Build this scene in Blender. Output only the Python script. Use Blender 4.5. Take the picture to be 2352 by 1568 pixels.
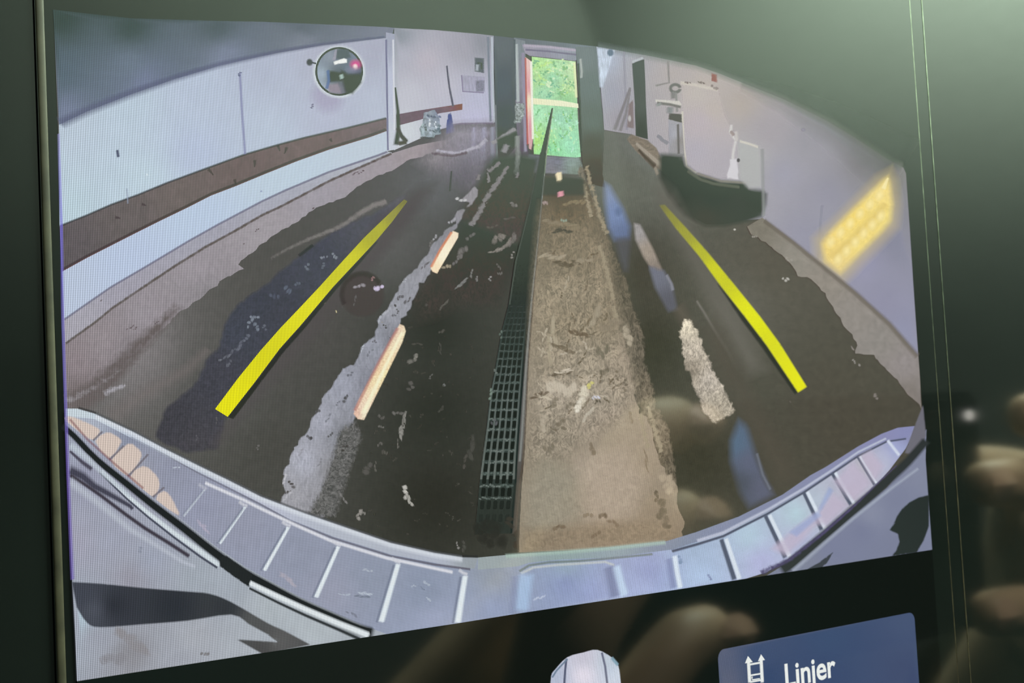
import bpy, bmesh, math, random
from mathutils import Vector, Matrix, noise as mnoise
from mathutils.geometry import delaunay_2d_cdt

# ------------------------------------------------------------------ scene, camera, light
scene = bpy.context.scene
for o in list(bpy.data.objects):
    bpy.data.objects.remove(o)
COL = scene.collection
random.seed(7)
PI = math.pi
Z0 = 1.00                                   # height of the lower picture edge above the cabin floor

# pose of the camera in front of the display (display plane: X right, Z up, faces -Y)
FPX = 3300.0
CX, CY = 1176.0, 784.0
RC = ((0.78546593, 0.05339693, -0.61659715), (-0.00326826, 0.9966152, 0.08214291), (0.61889627, -0.06250526, 0.7829818))
TC = (-0.04058746, 0.03169542, 0.1341055)
CAMP = [-(RC[0][i] * TC[0] + RC[1][i] * TC[1] + RC[2][i] * TC[2]) for i in range(3)]   # (right, down, into)


def w(p):                                    # display frame (right, down, into) -> world
    return Vector((p[0], p[2], -p[1] + Z0))


def wd(p):
    return Vector((p[0], p[2], -p[1]))


cam_d = bpy.data.cameras.new('camera')
cam = bpy.data.objects.new('camera', cam_d)
COL.objects.link(cam)
cx_, cy_, cz_ = wd(RC[0]), -wd(RC[1]), -wd(RC[2])
M = Matrix(((cx_.x, cy_.x, cz_.x, 0), (cx_.y, cy_.y, cz_.y, 0), (cx_.z, cy_.z, cz_.z, 0), (0, 0, 0, 1)))
cam.matrix_world = Matrix.Translation(w(CAMP)) @ M
cam_d.sensor_width = 36.0
cam_d.lens = FPX / 2352.0 * 36.0
cam_d.clip_start = 0.005
cam_d.clip_end = 60
cam_d.dof.use_dof = True
cam_d.dof.focus_distance = 0.146
cam_d.dof.aperture_fstop = 140
scene.camera = cam

world = bpy.data.worlds.new('world')
scene.world = world
world.use_nodes = True
bg = world.node_tree.nodes['Background']
bg.inputs[0].default_value = (0.62, 0.72, 0.62, 1)
bg.inputs[1].default_value = 0.012


def area(name, loc, target, size, power, color):
    d = bpy.data.lights.new(name, 'AREA')
    d.shape = 'RECTANGLE'
    d.size, d.size_y = size
    d.energy = power
    d.color = color
    o = bpy.data.objects.new(name, d)
    COL.objects.link(o)
    o.location = loc
    o.rotation_euler = (Vector(target) - Vector(loc)).to_track_quat('-Z', 'Y').to_euler()
    return o


# added strips above side wall and seat, for the glow mirrored in the glass
area('added_side_strip', (0.835, -0.26, Z0 + 0.80), (0.98, -0.24, Z0 + 0.0), (0.06, 0.75), 84.0, (0.84, 1.0, 0.84))
area('added_seat_strip', (0.34, -0.735, Z0 + 0.82), (0.34, -0.735, 0.0), (0.8, 0.05), 8.5, (0.84, 1.0, 0.84))

# added fill that brightens the display-facing side of the hands
area('added_hand_fill', (0.31, 0.04, Z0 + 0.22), (0.33, -0.14, Z0 - 0.03), (0.14, 0.06), 2.3, (1.0, 0.95, 0.82))

scene.view_settings.view_transform = 'Standard'
scene.view_settings.look = 'None'
scene.view_settings.exposure = 0.0
scene.view_settings.gamma = 1.0
scene.view_settings.use_curve_mapping = False

# ------------------------------------------------------------------ helpers


def ray(px, py):
    c = ((px - CX) / FPX, (py - CY) / FPX, 1.0)
    return [RC[0][i] * c[0] + RC[1][i] * c[1] + RC[2][i] * c[2] for i in range(3)]


def on_plane(px, py, h=0.0):                 # point of the display plane (local x, y, z) at height h towards the viewer
    d = ray(px, py)
    s = (-h - CAMP[2]) / d[2]
    return (CAMP[0] + s * d[0], -h, -(CAMP[1] + s * d[1]))


def to_px(u, v):                             # metres on the display -> picture units
    P = (u, -v, 0.0)
    c = [RC[i][0] * P[0] + RC[i][1] * P[1] + RC[i][2] * P[2] + TC[i] for i in range(3)]
    return (FPX * c[0] / c[2] + CX, FPX * c[1] / c[2] + CY)


def lin(c):
    c = max(c, 0.0) / 255.0
    return c / 12.92 if c <= 0.04045 else ((c + 0.055) / 1.055) ** 2.4


def obj(name, me, parent=None, mats=()):
    o = bpy.data.objects.new(name, me)
    COL.objects.link(o)
    if parent:
        o.parent = parent
    for m in mats:
        me.materials.append(m)
    return o


def tag(o, label=None, cat=None, group=None, kind=None):
    for k, v in (('label', label), ('category', cat), ('group', group), ('kind', kind)):
        if v:
            o[k] = v
    return o


def pbr(name, base, rough=0.5, metal=0.0, ior=1.5, bump=None, coat=0.0, var=0.0, scale=60.0):
    m = bpy.data.materials.new(name)
    m.use_nodes = True
    nt = m.node_tree
    b = nt.nodes['Principled BSDF']
    b.inputs['Roughness'].default_value = rough
    b.inputs['Metallic'].default_value = metal
    b.inputs['IOR'].default_value = ior
    b.inputs['Coat Weight'].default_value = coat
    tc = nt.nodes.new('ShaderNodeTexCoord')
    n = nt.nodes.new('ShaderNodeTexNoise')
    n.inputs['Scale'].default_value = scale
    n.inputs['Detail'].default_value = 4
    nt.links.new(tc.outputs['Object'], n.inputs['Vector'])
    r = nt.nodes.new('ShaderNodeValToRGB')
    r.color_ramp.elements[0].color = tuple(c * (1 - var) for c in base) + (1,)
    r.color_ramp.elements[1].color = tuple(min(1, c * (1 + var)) for c in base) + (1,)
    r.color_ramp.elements[0].position = 0.35
    r.color_ramp.elements[1].position = 0.65
    nt.links.new(n.outputs['Fac'], r.inputs['Fac'])
    nt.links.new(r.outputs['Color'], b.inputs['Base Color'])
    if bump:
        bp = nt.nodes.new('ShaderNodeBump')
        bp.inputs['Strength'].default_value = bump
        bp.inputs['Distance'].default_value = 0.002
        nt.links.new(n.outputs['Fac'], bp.inputs['Height'])
        nt.links.new(bp.outputs['Normal'], b.inputs['Normal'])
    return m


# reflectance of the front glass in front of every lit picture element
GLASS_ROUGH = 0.055
GLASS_IOR = 1.52
PITCH = 0.132 / 768                          # pixel pitch of the panel
_mats = {}


def screen_mat(tex=None, rag=None, alpha=False, glow=True):
    """Lit panel material: colour attribute x pixel grid x grain, under glossy glass."""
    key = (tex, rag, alpha, glow)
    if key in _mats:
        return _mats[key]
    m = bpy.data.materials.new('lit_panel')
    m.use_nodes = True
    nt = m.node_tree
    N, L = nt.nodes, nt.links
    b = N['Principled BSDF']
    b.inputs['Base Color'].default_value = (0.004, 0.005, 0.0045, 1)
    b.inputs['Roughness'].default_value = GLASS_ROUGH
    b.inputs['IOR'].default_value = GLASS_IOR

    def math_(op, a, c=None, clamp=False):
        n = N.new('ShaderNodeMath')
        n.operation = op
        n.use_clamp = clamp
        for i, x in enumerate((a, c)):
            if x is None:
                continue
            if isinstance(x, (int, float)):
                n.inputs[i].default_value = x
            else:
                L.new(x, n.inputs[i])
        return n.outputs[0]
    at = N.new('ShaderNodeAttribute')
    at.attribute_name = 'col'
    tc = N.new('ShaderNodeTexCoord')
    sp = N.new('ShaderNodeSeparateXYZ')
    L.new(tc.outputs['Object'], sp.inputs[0])
    gx = math_('MULTIPLY', math_('COSINE', math_('MULTIPLY', sp.outputs[0], 2 * PI / PITCH)), 0.52)
    gz = math_('MULTIPLY', math_('COSINE', math_('MULTIPLY', sp.outputs[2], 2 * PI / PITCH)), 0.12)
    fac = math_('ADD', math_('ADD', gx, gz), 1.0)

    def nz(scale, dist, detail, st, seed):
        ta = N.new('ShaderNodeAttribute')
        ta.attribute_name = 'tex'
        mp = N.new('ShaderNodeMapping')
        mp.inputs['Scale'].default_value = (st[0], st[1], 1)
        mp.inputs['Location'].default_value = (seed, seed * 0.7, 0)
        if len(st) > 2:
            mp.inputs['Rotation'].default_value = (0, 0, math.radians(st[2]))
        L.new(ta.outputs['Vector'], mp.inputs['Vector'])
        n = N.new('ShaderNodeTexNoise')
        n.inputs['Scale'].default_value = scale
        n.inputs['Detail'].default_value = detail
        n.inputs['Distortion'].default_value = dist
        L.new(mp.outputs['Vector'], n.inputs['Vector'])
        return n.outputs['Fac']
    if tex:
        scale, amp, dist, detail, st, contrast = tex
        n = nz(scale, dist, detail, st, 3.1)
        if contrast > 0:
            c = math_('MULTIPLY', math_('SUBTRACT', n, 0.5), contrast * 2)
            c = math_('MINIMUM', math_('MAXIMUM', c, -1.0), 1.4)
        else:                                # light and dark veins along the contours of two noises
            n2 = nz(scale * 0.85, dist, detail, st, 17.3)
            n3 = nz(scale * 0.35, 0.3, 2, st, 5.3)
            va = math_('SUBTRACT', 1.0, math_('MULTIPLY', math_('ABSOLUTE', math_('SUBTRACT', n, 0.5)), -contrast), True)
            vb = math_('SUBTRACT', 1.0, math_('MULTIPLY', math_('ABSOLUTE', math_('SUBTRACT', n2, 0.52)), -contrast), True)
            c = math_('SUBTRACT', math_('MULTIPLY', va, 1.1), vb)
            c = math_('ADD', math_('MULTIPLY', c, math_('MULTIPLY', n3, 1.7)), math_('MULTIPLY', math_('SUBTRACT', n3, 0.5), 1.2))
        fac = math_('MULTIPLY', fac, math_('ADD', math_('MULTIPLY', c, amp), 1.0))
    vm = N.new('ShaderNodeVectorMath')
    vm.operation = 'SCALE'
    L.new(at.outputs['Color'], vm.inputs[0])
    L.new(fac, vm.inputs['Scale'])
    L.new(vm.outputs[0], b.inputs['Emission Color'])
    b.inputs['Emission Strength'].default_value = 1.0 if glow else 0.0
    if alpha:
        a = at.outputs['Alpha']
        if rag:
            scale, k, sharp, st = rag
            n = nz(scale, 0.6, 3, st, 9.7)
            a = math_('ADD', a, math_('MULTIPLY', math_('SUBTRACT', n, 0.5), k))
            a = math_('ADD', math_('MULTIPLY', math_('SUBTRACT', a, 0.5), sharp), 0.5, True)
        ge = N.new('ShaderNodeNewGeometry')  # printed layers have a front only
        L.new(math_('MULTIPLY', a, math_('SUBTRACT', 1.0, ge.outputs['Backfacing'])), b.inputs['Alpha'])
    _mats[key] = m
    return m


def catmull(pts, n=5, closed=False):
    out = []
    k = len(pts)
    for i in range(k if closed else k - 1):
        if closed:
            p = [pts[(i + j) % k] for j in (-1, 0, 1, 2)]
        else:
            p = [pts[max(0, min(k - 1, i + j))] for j in (-1, 0, 1, 2)]
        for s in range(n):
            t = s / n
            out.append(tuple(0.5 * (2 * p[1][a] + (p[2][a] - p[0][a]) * t + (2 * p[0][a] - 5 * p[1][a] + 4 * p[2][a] - p[3][a]) * t * t
                                    + (3 * p[1][a] - p[0][a] - 3 * p[2][a] + p[3][a]) * t ** 3) for a in range(len(pts[0]))))
    if not closed:
        out.append(tuple(pts[-1]))
    return out


def jag(pts, amp, step=9.0, closed=True):
    """Split the outline and shift its points at random: a torn, uneven edge."""
    out = []
    k = len(pts)
    for i in range(k if closed else k - 1):
        a, b = pts[i], pts[(i + 1) % k]
        n = max(1, int(math.hypot(b[0] - a[0], b[1] - a[1]) / step))
        for s in range(n):
            t = s / n
            e = amp * (0.3 if s == 0 else 1)
            out.append((a[0] + (b[0] - a[0]) * t + random.uniform(-e, e), a[1] + (b[1] - a[1]) * t + random.uniform(-e, e)))
    return out


def idw(cp, x, y):
    if isinstance(cp[0], (int, float)):
        return cp
    s = [0.0, 0.0, 0.0]
    W = 0.0
    for (cx, cy, c) in cp:
        q = 1.0 / ((x - cx) ** 2 + (y - cy) ** 2 + 60.0) ** 1.1
        W += q
        for i in range(3):
            s[i] += q * c[i]
    return [v / W for v in s]


def veil(x, y):                              # share of the seen colour that the glass adds by reflection
    return VEIL(x, y)


# reflection seen in the switched-off glass, measured over the picture
VX = [60, 200, 400, 600, 800, 1000, 1200, 1400, 1600, 1800, 2000, 2060, 2300]
VY = [10, 120, 240, 360, 500, 650, 800, 950, 1100, 1250, 1400, 1555]
VG = [[0.0561, 0.0685, 0.0908, 0.1170, 0.1356, 0.1529, 0.1559, 0.1119, 0.2016, 0.2874, 0.3663, 0.3864, 0.4287],
      [0.0513, 0.0612, 0.0823, 0.1046, 0.1248, 0.1384, 0.1413, 0.1070, 0.1779, 0.2384, 0.2918, 0.3050, 0.3231],
      [0.0467, 0.0529, 0.0742, 0.0931, 0.1119, 0.1248, 0.1274, 0.1070, 0.1356, 0.1746, 0.2051, 0.2086, 0.2195],
      [0.0395, 0.0452, 0.0612, 0.0782, 0.0931, 0.1070, 0.1095, 0.0976, 0.0976, 0.1195, 0.1356, 0.1356, 0.1441],
      [0.0319, 0.0343, 0.0452, 0.0578, 0.0685, 0.0762, 0.0823, 0.0685, 0.0612, 0.0704, 0.0762, 0.0782, 0.0844],
      [0.0232, 0.0252, 0.0307, 0.0382, 0.0423, 0.0482, 0.0467, 0.0437, 0.0331, 0.0369, 0.0423, 0.0423, 0.0497],
      [0.0176, 0.0176, 0.0212, 0.0242, 0.0273, 0.0296, 0.0273, 0.0232, 0.0185, 0.0212, 0.0242, 0.0252, 0.0331],
      [0.0152, 0.0130, 0.0152, 0.0168, 0.0185, 0.0194, 0.0185, 0.0168, 0.0144, 0.0176, 0.0194, 0.0203, 0.0284],
      [0.0152, 0.0116, 0.0137, 0.0152, 0.0168, 0.0168, 0.0152, 0.0144, 0.0130, 0.0152, 0.0176, 0.0185, 0.0273],
      [0.0152, 0.0116, 0.0130, 0.0144, 0.0152, 0.0152, 0.0144, 0.0130, 0.0116, 0.0144, 0.0160, 0.0168, 0.0242],
      [0.0144, 0.0110, 0.0123, 0.0137, 0.0137, 0.0144, 0.0137, 0.0123, 0.0103, 0.0130, 0.0144, 0.0152, 0.0222],
      [0.0137, 0.0103, 0.0116, 0.0123, 0.0130, 0.0130, 0.0130, 0.0110, 0.0097, 0.0123, 0.0137, 0.0137, 0.0212]]


def VEIL(x, y):
    """Green part of the reflection in the glass, interpolated; red and blue follow in proportion."""
    i = max(0, min(len(VX) - 2, sum(1 for v in VX if v <= x) - 1))
    j = max(0, min(len(VY) - 2, sum(1 for v in VY if v <= y) - 1))
    a = max(0.0, min(1.0, (x - VX[i]) / (VX[i + 1] - VX[i])))
    b = max(0.0, min(1.0, (y - VY[j]) / (VY[j + 1] - VY[j])))
    g = (VG[j][i] * (1 - a) + VG[j][i + 1] * a) * (1 - b) + (VG[j + 1][i] * (1 - a) + VG[j + 1][i + 1] * a) * b
    return (g * 0.753, g, g * 0.765)


# (end of the table)
STACK = {}
CELL = 10.0
STEP = 1.5e-6


def seg_dist(p, a, b):
    vx, vy = b[0] - a[0], b[1] - a[1]
    L2 = vx * vx + vy * vy
    t = 0 if L2 == 0 else max(0, min(1, ((p[0] - a[0]) * vx + (p[1] - a[1]) * vy) / L2))
    return math.hypot(p[0] - a[0] - t * vx, p[1] - a[1] - t * vy)


def inside(p, poly):
    r = False
    j = len(poly) - 1
    for i in range(len(poly)):
        a, b = poly[i], poly[j]
        if (a[1] > p[1]) != (b[1] > p[1]) and p[0] < (b[0] - a[0]) * (p[1] - a[1]) / (b[1] - a[1]) + a[0]:
            r = not r
        j = i
    return r


def build(name, verts, faces, cols, parent, mat):
    cells = set()                            # stacking order: just above whatever already lies there
    for f in faces:
        xs, ys = [verts[i][0] for i in f], [verts[i][1] for i in f]
        for cx in range(int(min(xs) // CELL), int(max(xs) // CELL) + 1):
            for cy in range(int(min(ys) // CELL), int(max(ys) // CELL) + 1):
                cells.add((cx, cy))
    lay = 1 + max((STACK.get(c, 0) for c in cells), default=0)
    for c in cells:
        STACK[c] = lay
    h = lay * STEP
    me = bpy.data.meshes.new(name)
    me.from_pydata([on_plane(x, y, h) for x, y in verts], [], faces)
    ca = me.attributes.new('col', 'FLOAT_COLOR', 'POINT')
    ta = me.attributes.new('tex', 'FLOAT_VECTOR', 'POINT')
    for i, (x, y) in enumerate(verts):
        r, g, b, a = cols[i]
        v = veil(x, y)
        ca.data[i].color = (max(lin(r) - v[0], 0.0), max(lin(g) - v[1], 0.0), max(lin(b) - v[2], 0.0), a)
        ta.data[i].vector = (x / 100, y / 100, 0)
    for p in me.polygons:                    # all faces look at the viewer
        if p.normal.y > 0:
            p.flip()
    me.update()
    return obj(name, me, parent, (mat,))


PIC = [None]


def densify(pts, step):
    out = []
    k = len(pts)
    for i in range(k):
        a, b = pts[i], pts[(i + 1) % k]
        n = max(1, int(math.hypot(b[0] - a[0], b[1] - a[1]) / step + 0.5))
        out += [(a[0] + (b[0] - a[0]) * t / n, a[1] + (b[1] - a[1]) * t / n) for t in range(n)]
    return out


def normals(pts):
    k = len(pts)
    ar = sum(pts[i][0] * pts[(i + 1) % k][1] - pts[(i + 1) % k][0] * pts[i][1] for i in range(k))
    sg = 1 if ar > 0 else -1
    out = []
    for i in range(k):
        a, b = pts[i - 1], pts[(i + 1) % k]
        dx, dy = b[0] - a[0], b[1] - a[1]
        q = math.hypot(dx, dy) or 1
        out.append((sg * dy / q, -sg * dx / q))
    return out


def poly(name, pts, col, feather=0, tex=None, rag=None, grid=None, smooth=0, parent=None, alpha=1.0, label=None):
    pts = [tuple(p) for p in pts]
    if smooth:
        pts = catmull(pts, smooth, True)
    flat = isinstance(col[0], (int, float))
    core = []
    if feather:
        pts = densify(pts, max(6.0, feather * 0.9))
        nn = normals(pts)
        core = [(p[0] - n[0] * feather * 0.5, p[1] - n[1] * feather * 0.5) for p, n in zip(pts, nn)]
        pts = [(p[0] + n[0] * feather * 0.5, p[1] + n[1] * feather * 0.5) for p, n in zip(pts, nn)]
    x0, x1 = min(p[0] for p in pts), max(p[0] for p in pts)
    y0, y1 = min(p[1] for p in pts), max(p[1] for p in pts)
    if grid is None:
        grid = max(4.0, feather * 0.8) if feather else (60 if flat else 26)
    n0 = len(pts)
    verts = [Vector(p) for p in pts]

    def bd(p):
        return min(seg_dist(p, pts[k], pts[(k + 1) % n0]) for k in range(n0))
    for p in core:
        if inside(p, pts) and bd(p) > feather * 0.55:
            verts.append(Vector(p))
    if feather or not flat:
        nx, ny = int((x1 - x0) / grid), int((y1 - y0) / grid)
        for i in range(1, nx + 1):
            for j in range(1, ny + 1):
                p = (x0 + i * (x1 - x0) / (nx + 1), y0 + (j + (0.5 if i % 2 else 0) - 0.25) * (y1 - y0) / (ny + 1))
                if inside(p, pts) and bd(p) > (feather * 1.15 if feather else grid * 0.3):
                    verts.append(Vector(p))
    r = delaunay_2d_cdt(verts, [(i, (i + 1) % n0) for i in range(n0)], [], 1, 1e-4)
    vs = [(v.x, v.y) for v in r[0]]
    fs = [tuple(f) for f in r[2]]
    cols = []
    for p in vs:
        c = idw(col, *p)
        a = alpha * min(1.0, bd(p) / (feather * 0.95)) if feather else alpha
        cols.append((c[0], c[1], c[2], a))
    o = build(name, vs, fs, cols, parent or PIC[0], screen_mat(tex, rag, bool(feather) or alpha < 1))
    if label:
        o['label'] = label
    return o


def stroke(name, pts, wid, col, soft=0.0, tex=None, rag=None, smooth=0, parent=None, alpha=1.0, cap=False, label=None):
    """Ribbon along a line; wid single value or (start, end); col single or per-end; alpha single or (start, end)."""
    pts = [tuple(p) for p in pts]
    if smooth:
        pts = catmull(pts, smooth)
    n = len(pts)
    L = [0.0]
    for i in range(1, n):
        L.append(L[-1] + math.hypot(pts[i][0] - pts[i - 1][0], pts[i][1] - pts[i - 1][1]))
    mult = [1.0] * n
    if soft and L[-1] > 0:                   # the ends of a soft line fade out too
        w0, w1 = (wid, wid) if isinstance(wid, (int, float)) else wid
        e0, e1 = min(w0 * 0.5, L[-1] * 0.2), min(w1 * 0.5, L[-1] * 0.2)

        def at(d):
            for k in range(1, n):
                if L[k] >= d:
                    f = (d - L[k - 1]) / ((L[k] - L[k - 1]) or 1)
                    return tuple(pts[k - 1][c] + (pts[k][c] - pts[k - 1][c]) * f for c in (0, 1))
            return pts[-1]
        q0, q1 = at(e0), at(L[-1] - e1)
        inner = [(p, l) for p, l in zip(pts, L) if e0 + 0.2 < l < L[-1] - e1 - 0.2]
        tail = L[-1]
        pts = [pts[0], q0] + [p for p, _ in inner] + [q1, pts[-1]]
        L = [0.0, e0] + [l for _, l in inner] + [tail - e1, tail]
        n = len(pts)
        mult = [0.0] + [1.0] * (n - 2) + [0.0]
    prof = [(-0.5, 1.0), (0.5, 1.0)] if not soft else [(-0.5 - soft, 0.0), (-0.5 + soft * 0.4, 1.0), (0.5 - soft * 0.4, 1.0), (0.5 + soft, 0.0)]
    two = not isinstance(col[0], (int, float)) and len(col) == 2 and len(col[0]) == 3 and isinstance(col[0][0], (int, float))
    vs, fs, cols = [], [], []
    for i, p in enumerate(pts):
        a, b = pts[max(0, i - 1)], pts[min(n - 1, i + 1)]
        dx, dy = b[0] - a[0], b[1] - a[1]
        q = math.hypot(dx, dy) or 1
        t = L[i] / (L[-1] or 1)
        wi = wid if isinstance(wid, (int, float)) else wid[0] + (wid[1] - wid[0]) * t
        al = alpha if isinstance(alpha, (int, float)) else alpha[0] + (alpha[1] - alpha[0]) * t
        c = [col[0][k] + (col[1][k] - col[0][k]) * t for k in range(3)] if two else idw(col, *p)
        for s, fa in prof:
            vs.append((p[0] - dy / q * wi * s, p[1] + dx / q * wi * s))
            cols.append((c[0], c[1], c[2], al * fa * mult[i]))
    m = len(prof)
    for i in range(n - 1):
        for j in range(m - 1):
            fs.append((i * m + j, i * m + j + 1, (i + 1) * m + j + 1, (i + 1) * m + j))
    need = bool(soft) or not isinstance(alpha, (int, float)) or alpha < 1
    o = build(name, vs, fs, cols, parent or PIC[0], screen_mat(tex, rag, need))
    if label:
        o['label'] = label
    return o


def blob(name, x, y, rx, ry, col, soft=0.5, rot=0.0, tex=None, rag=None, parent=None, alpha=1.0, n=20, wob=0.0, label=None):
    """Round mark with a soft rim."""
    vs, fs, cols = [(x, y)], [], [tuple(idw(col, x, y)) + (alpha,)]
    rings = [1.0] if not soft else [1 - soft, 1.0 + soft * 0.3]
    ca, sa = math.cos(math.radians(rot)), math.sin(math.radians(rot))
    wb = [1 + random.uniform(-wob, wob) for _ in range(n)]
    for ri, r in enumerate(rings):
        for i in range(n):
            t = 2 * PI * i / n
            ex, ey = rx * r * wb[i] * math.cos(t), ry * r * wb[i] * math.sin(t)
            p = (x + ex * ca - ey * sa, y + ex * sa + ey * ca)
            vs.append(p)
            cols.append(tuple(idw(col, *p)) + ((0.0 if (soft and ri) else alpha),))
    for i in range(n):
        fs.append((0, 1 + i, 1 + (i + 1) % n))
        if len(rings) > 1:
            fs.append((1 + i, 1 + n + i, 1 + n + (i + 1) % n, 1 + (i + 1) % n))
    o = build(name, vs, fs, cols, parent or PIC[0], screen_mat(tex, rag, bool(soft) or alpha < 1))
    if label:
        o['label'] = label
    return o


def specks(name, items, parent=None, label=None, tex=None):
    """Several tiny ragged flecks of one splash, one mesh: items (x, y, length, width, angle, colour)."""
    vs, fs, cols = [], [], []
    for (x, y, le, wi, an, c) in items:
        k_ = 1 if max(le, wi) < 9 else (3 if max(le, wi) < 30 else 5)
        la, wa = (le, wi) if le >= wi else (wi, le)
        ang = math.radians(an if le >= wi else an + 90)
        for q_ in range(k_):
            f = 0.0 if k_ == 1 else (q_ / (k_ - 1) - 0.5) * 0.75
            ex0, ey0 = la * f + random.uniform(-0.08, 0.08) * la, random.uniform(-0.35, 0.35) * wa * (k_ > 1)
            cx, cy = x + ex0 * math.cos(ang) - ey0 * math.sin(ang), y + ex0 * math.sin(ang) + ey0 * math.cos(ang)
            l2, w2 = (la, wa) if k_ == 1 else (la * random.uniform(0.35, 0.65), wa * random.uniform(0.65, 1.15))
            a2 = ang + (random.uniform(-0.5, 0.5) if k_ > 1 else 0)
            ca, sa = math.cos(a2), math.sin(a2)
            k = len(vs)
            top = random.uniform(0.7, 1.0)
            vs.append((cx, cy))
            cols.append(tuple(c) + (top,))
            n = 8
            for r, a in ((0.62, 0.9), (1.12, 0.0)):
                for i in range(n):
                    t = 2 * PI * i / n
                    q = random.uniform(0.75, 1.25)
                    ex, ey = l2 / 2 * r * q * math.cos(t), w2 / 2 * r * q * math.sin(t)
                    vs.append((cx + ex * ca - ey * sa, cy + ex * sa + ey * ca))
                    cols.append(tuple(c) + (a * top,))
            for i in range(n):
                j = (i + 1) % n
                fs.append((k, k + 1 + i, k + 1 + j))
                fs.append((k + 1 + i, k + 1 + n + i, k + 1 + n + j, k + 1 + j))
    o = build(name, vs, fs, cols, parent or PIC[0], screen_mat(tex, None, True))
    o['kind'] = 'stuff'
    if label:
        o['label'] = label
    return o

# ------------------------------------------------------------------ cabin: floor, dashboard, seat
def box(bm, x0, x1, y0, y1, z0, z1):
    vs = [bm.verts.new(p) for p in ((x0, y0, z0), (x1, y0, z0), (x1, y1, z0), (x0, y1, z0), (x0, y0, z1), (x1, y0, z1), (x1, y1, z1), (x0, y1, z1))]
    for f in ((0, 3, 2, 1), (4, 5, 6, 7), (0, 1, 5, 4), (1, 2, 6, 5), (2, 3, 7, 6), (3, 0, 4, 7)):
        bm.faces.new([vs[i] for i in f])
    return vs


def box_obj(name, dims, mat, parent=None, bevel=0.0, seg=3):
    bm = bmesh.new()
    box(bm, *dims)
    if bevel:
        bmesh.ops.bevel(bm, geom=list(bm.edges), offset=bevel, segments=seg, profile=0.6, affect='EDGES')
    me = bpy.data.meshes.new(name)
    bm.to_mesh(me)
    bm.free()
    for p in me.polygons:
        p.use_smooth = False
    return obj(name, me, parent, (mat,))


m_gloss = pbr('piano_black_trim', (0.006, 0.008, 0.007), rough=0.055, ior=1.52, var=0.1)
m_frame = pbr('satin_dark_frame', (0.085, 0.09, 0.07), rough=0.32, ior=1.5, var=0.25, scale=900)
m_dash = pbr('soft_dash_plastic', (0.012, 0.014, 0.013), rough=0.6, bump=0.3, var=0.2, scale=400)
m_carpet = pbr('cabin_carpet', (0.02, 0.021, 0.02), rough=0.95, bump=0.6, var=0.4, scale=300)
m_rear = pbr('dark_rear_cloth', (0.03, 0.034, 0.03), rough=0.9, bump=0.25, var=0.06, scale=220)
m_seat = pbr('pale_seat_cloth', (0.55, 0.60, 0.54), rough=0.9, bump=0.25, var=0.06, scale=220)



def painted_falloff(name, low, high, z0, z1):
    """Cloth darkened towards the bottom: brightness falloff painted into its colour."""
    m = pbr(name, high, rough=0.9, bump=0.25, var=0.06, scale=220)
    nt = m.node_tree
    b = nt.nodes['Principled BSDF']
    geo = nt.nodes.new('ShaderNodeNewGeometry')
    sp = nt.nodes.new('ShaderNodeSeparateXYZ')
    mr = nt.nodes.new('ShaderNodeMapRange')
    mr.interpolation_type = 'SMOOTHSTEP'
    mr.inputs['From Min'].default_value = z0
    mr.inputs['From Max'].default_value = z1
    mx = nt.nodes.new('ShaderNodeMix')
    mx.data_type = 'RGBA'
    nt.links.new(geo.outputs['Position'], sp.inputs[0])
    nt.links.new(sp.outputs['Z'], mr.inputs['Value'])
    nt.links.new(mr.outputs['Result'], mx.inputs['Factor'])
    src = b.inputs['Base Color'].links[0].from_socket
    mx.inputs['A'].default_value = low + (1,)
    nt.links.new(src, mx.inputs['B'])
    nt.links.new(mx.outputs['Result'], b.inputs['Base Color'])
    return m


m_side = painted_falloff('painted_falloff_door_cloth', (0.06, 0.065, 0.06), (0.55, 0.60, 0.54), Z0 + 0.04, Z0 + 0.36)  # dark lower tone is painted falloff that steepens the gradient in the glass
m_front = painted_falloff('painted_falloff_seat_cloth', (0.03, 0.033, 0.03), (0.24, 0.26, 0.235), Z0 + 0.02, Z0 + 0.26)  # same painted falloff, darkens the reflection of the lower seat
fl = box_obj('floor', (-0.75, 1.12, -1.75, 0.5, -0.05, 0.0), m_carpet)
tag(fl, 'dark carpet floor of the car cabin', kind='structure')
ce = box_obj('ceiling', (-0.75, 1.12, -1.75, 0.5, Z0 + 0.9, Z0 + 0.93), m_carpet)
tag(ce, 'dark roof lining of the car cabin', kind='structure')


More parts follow.
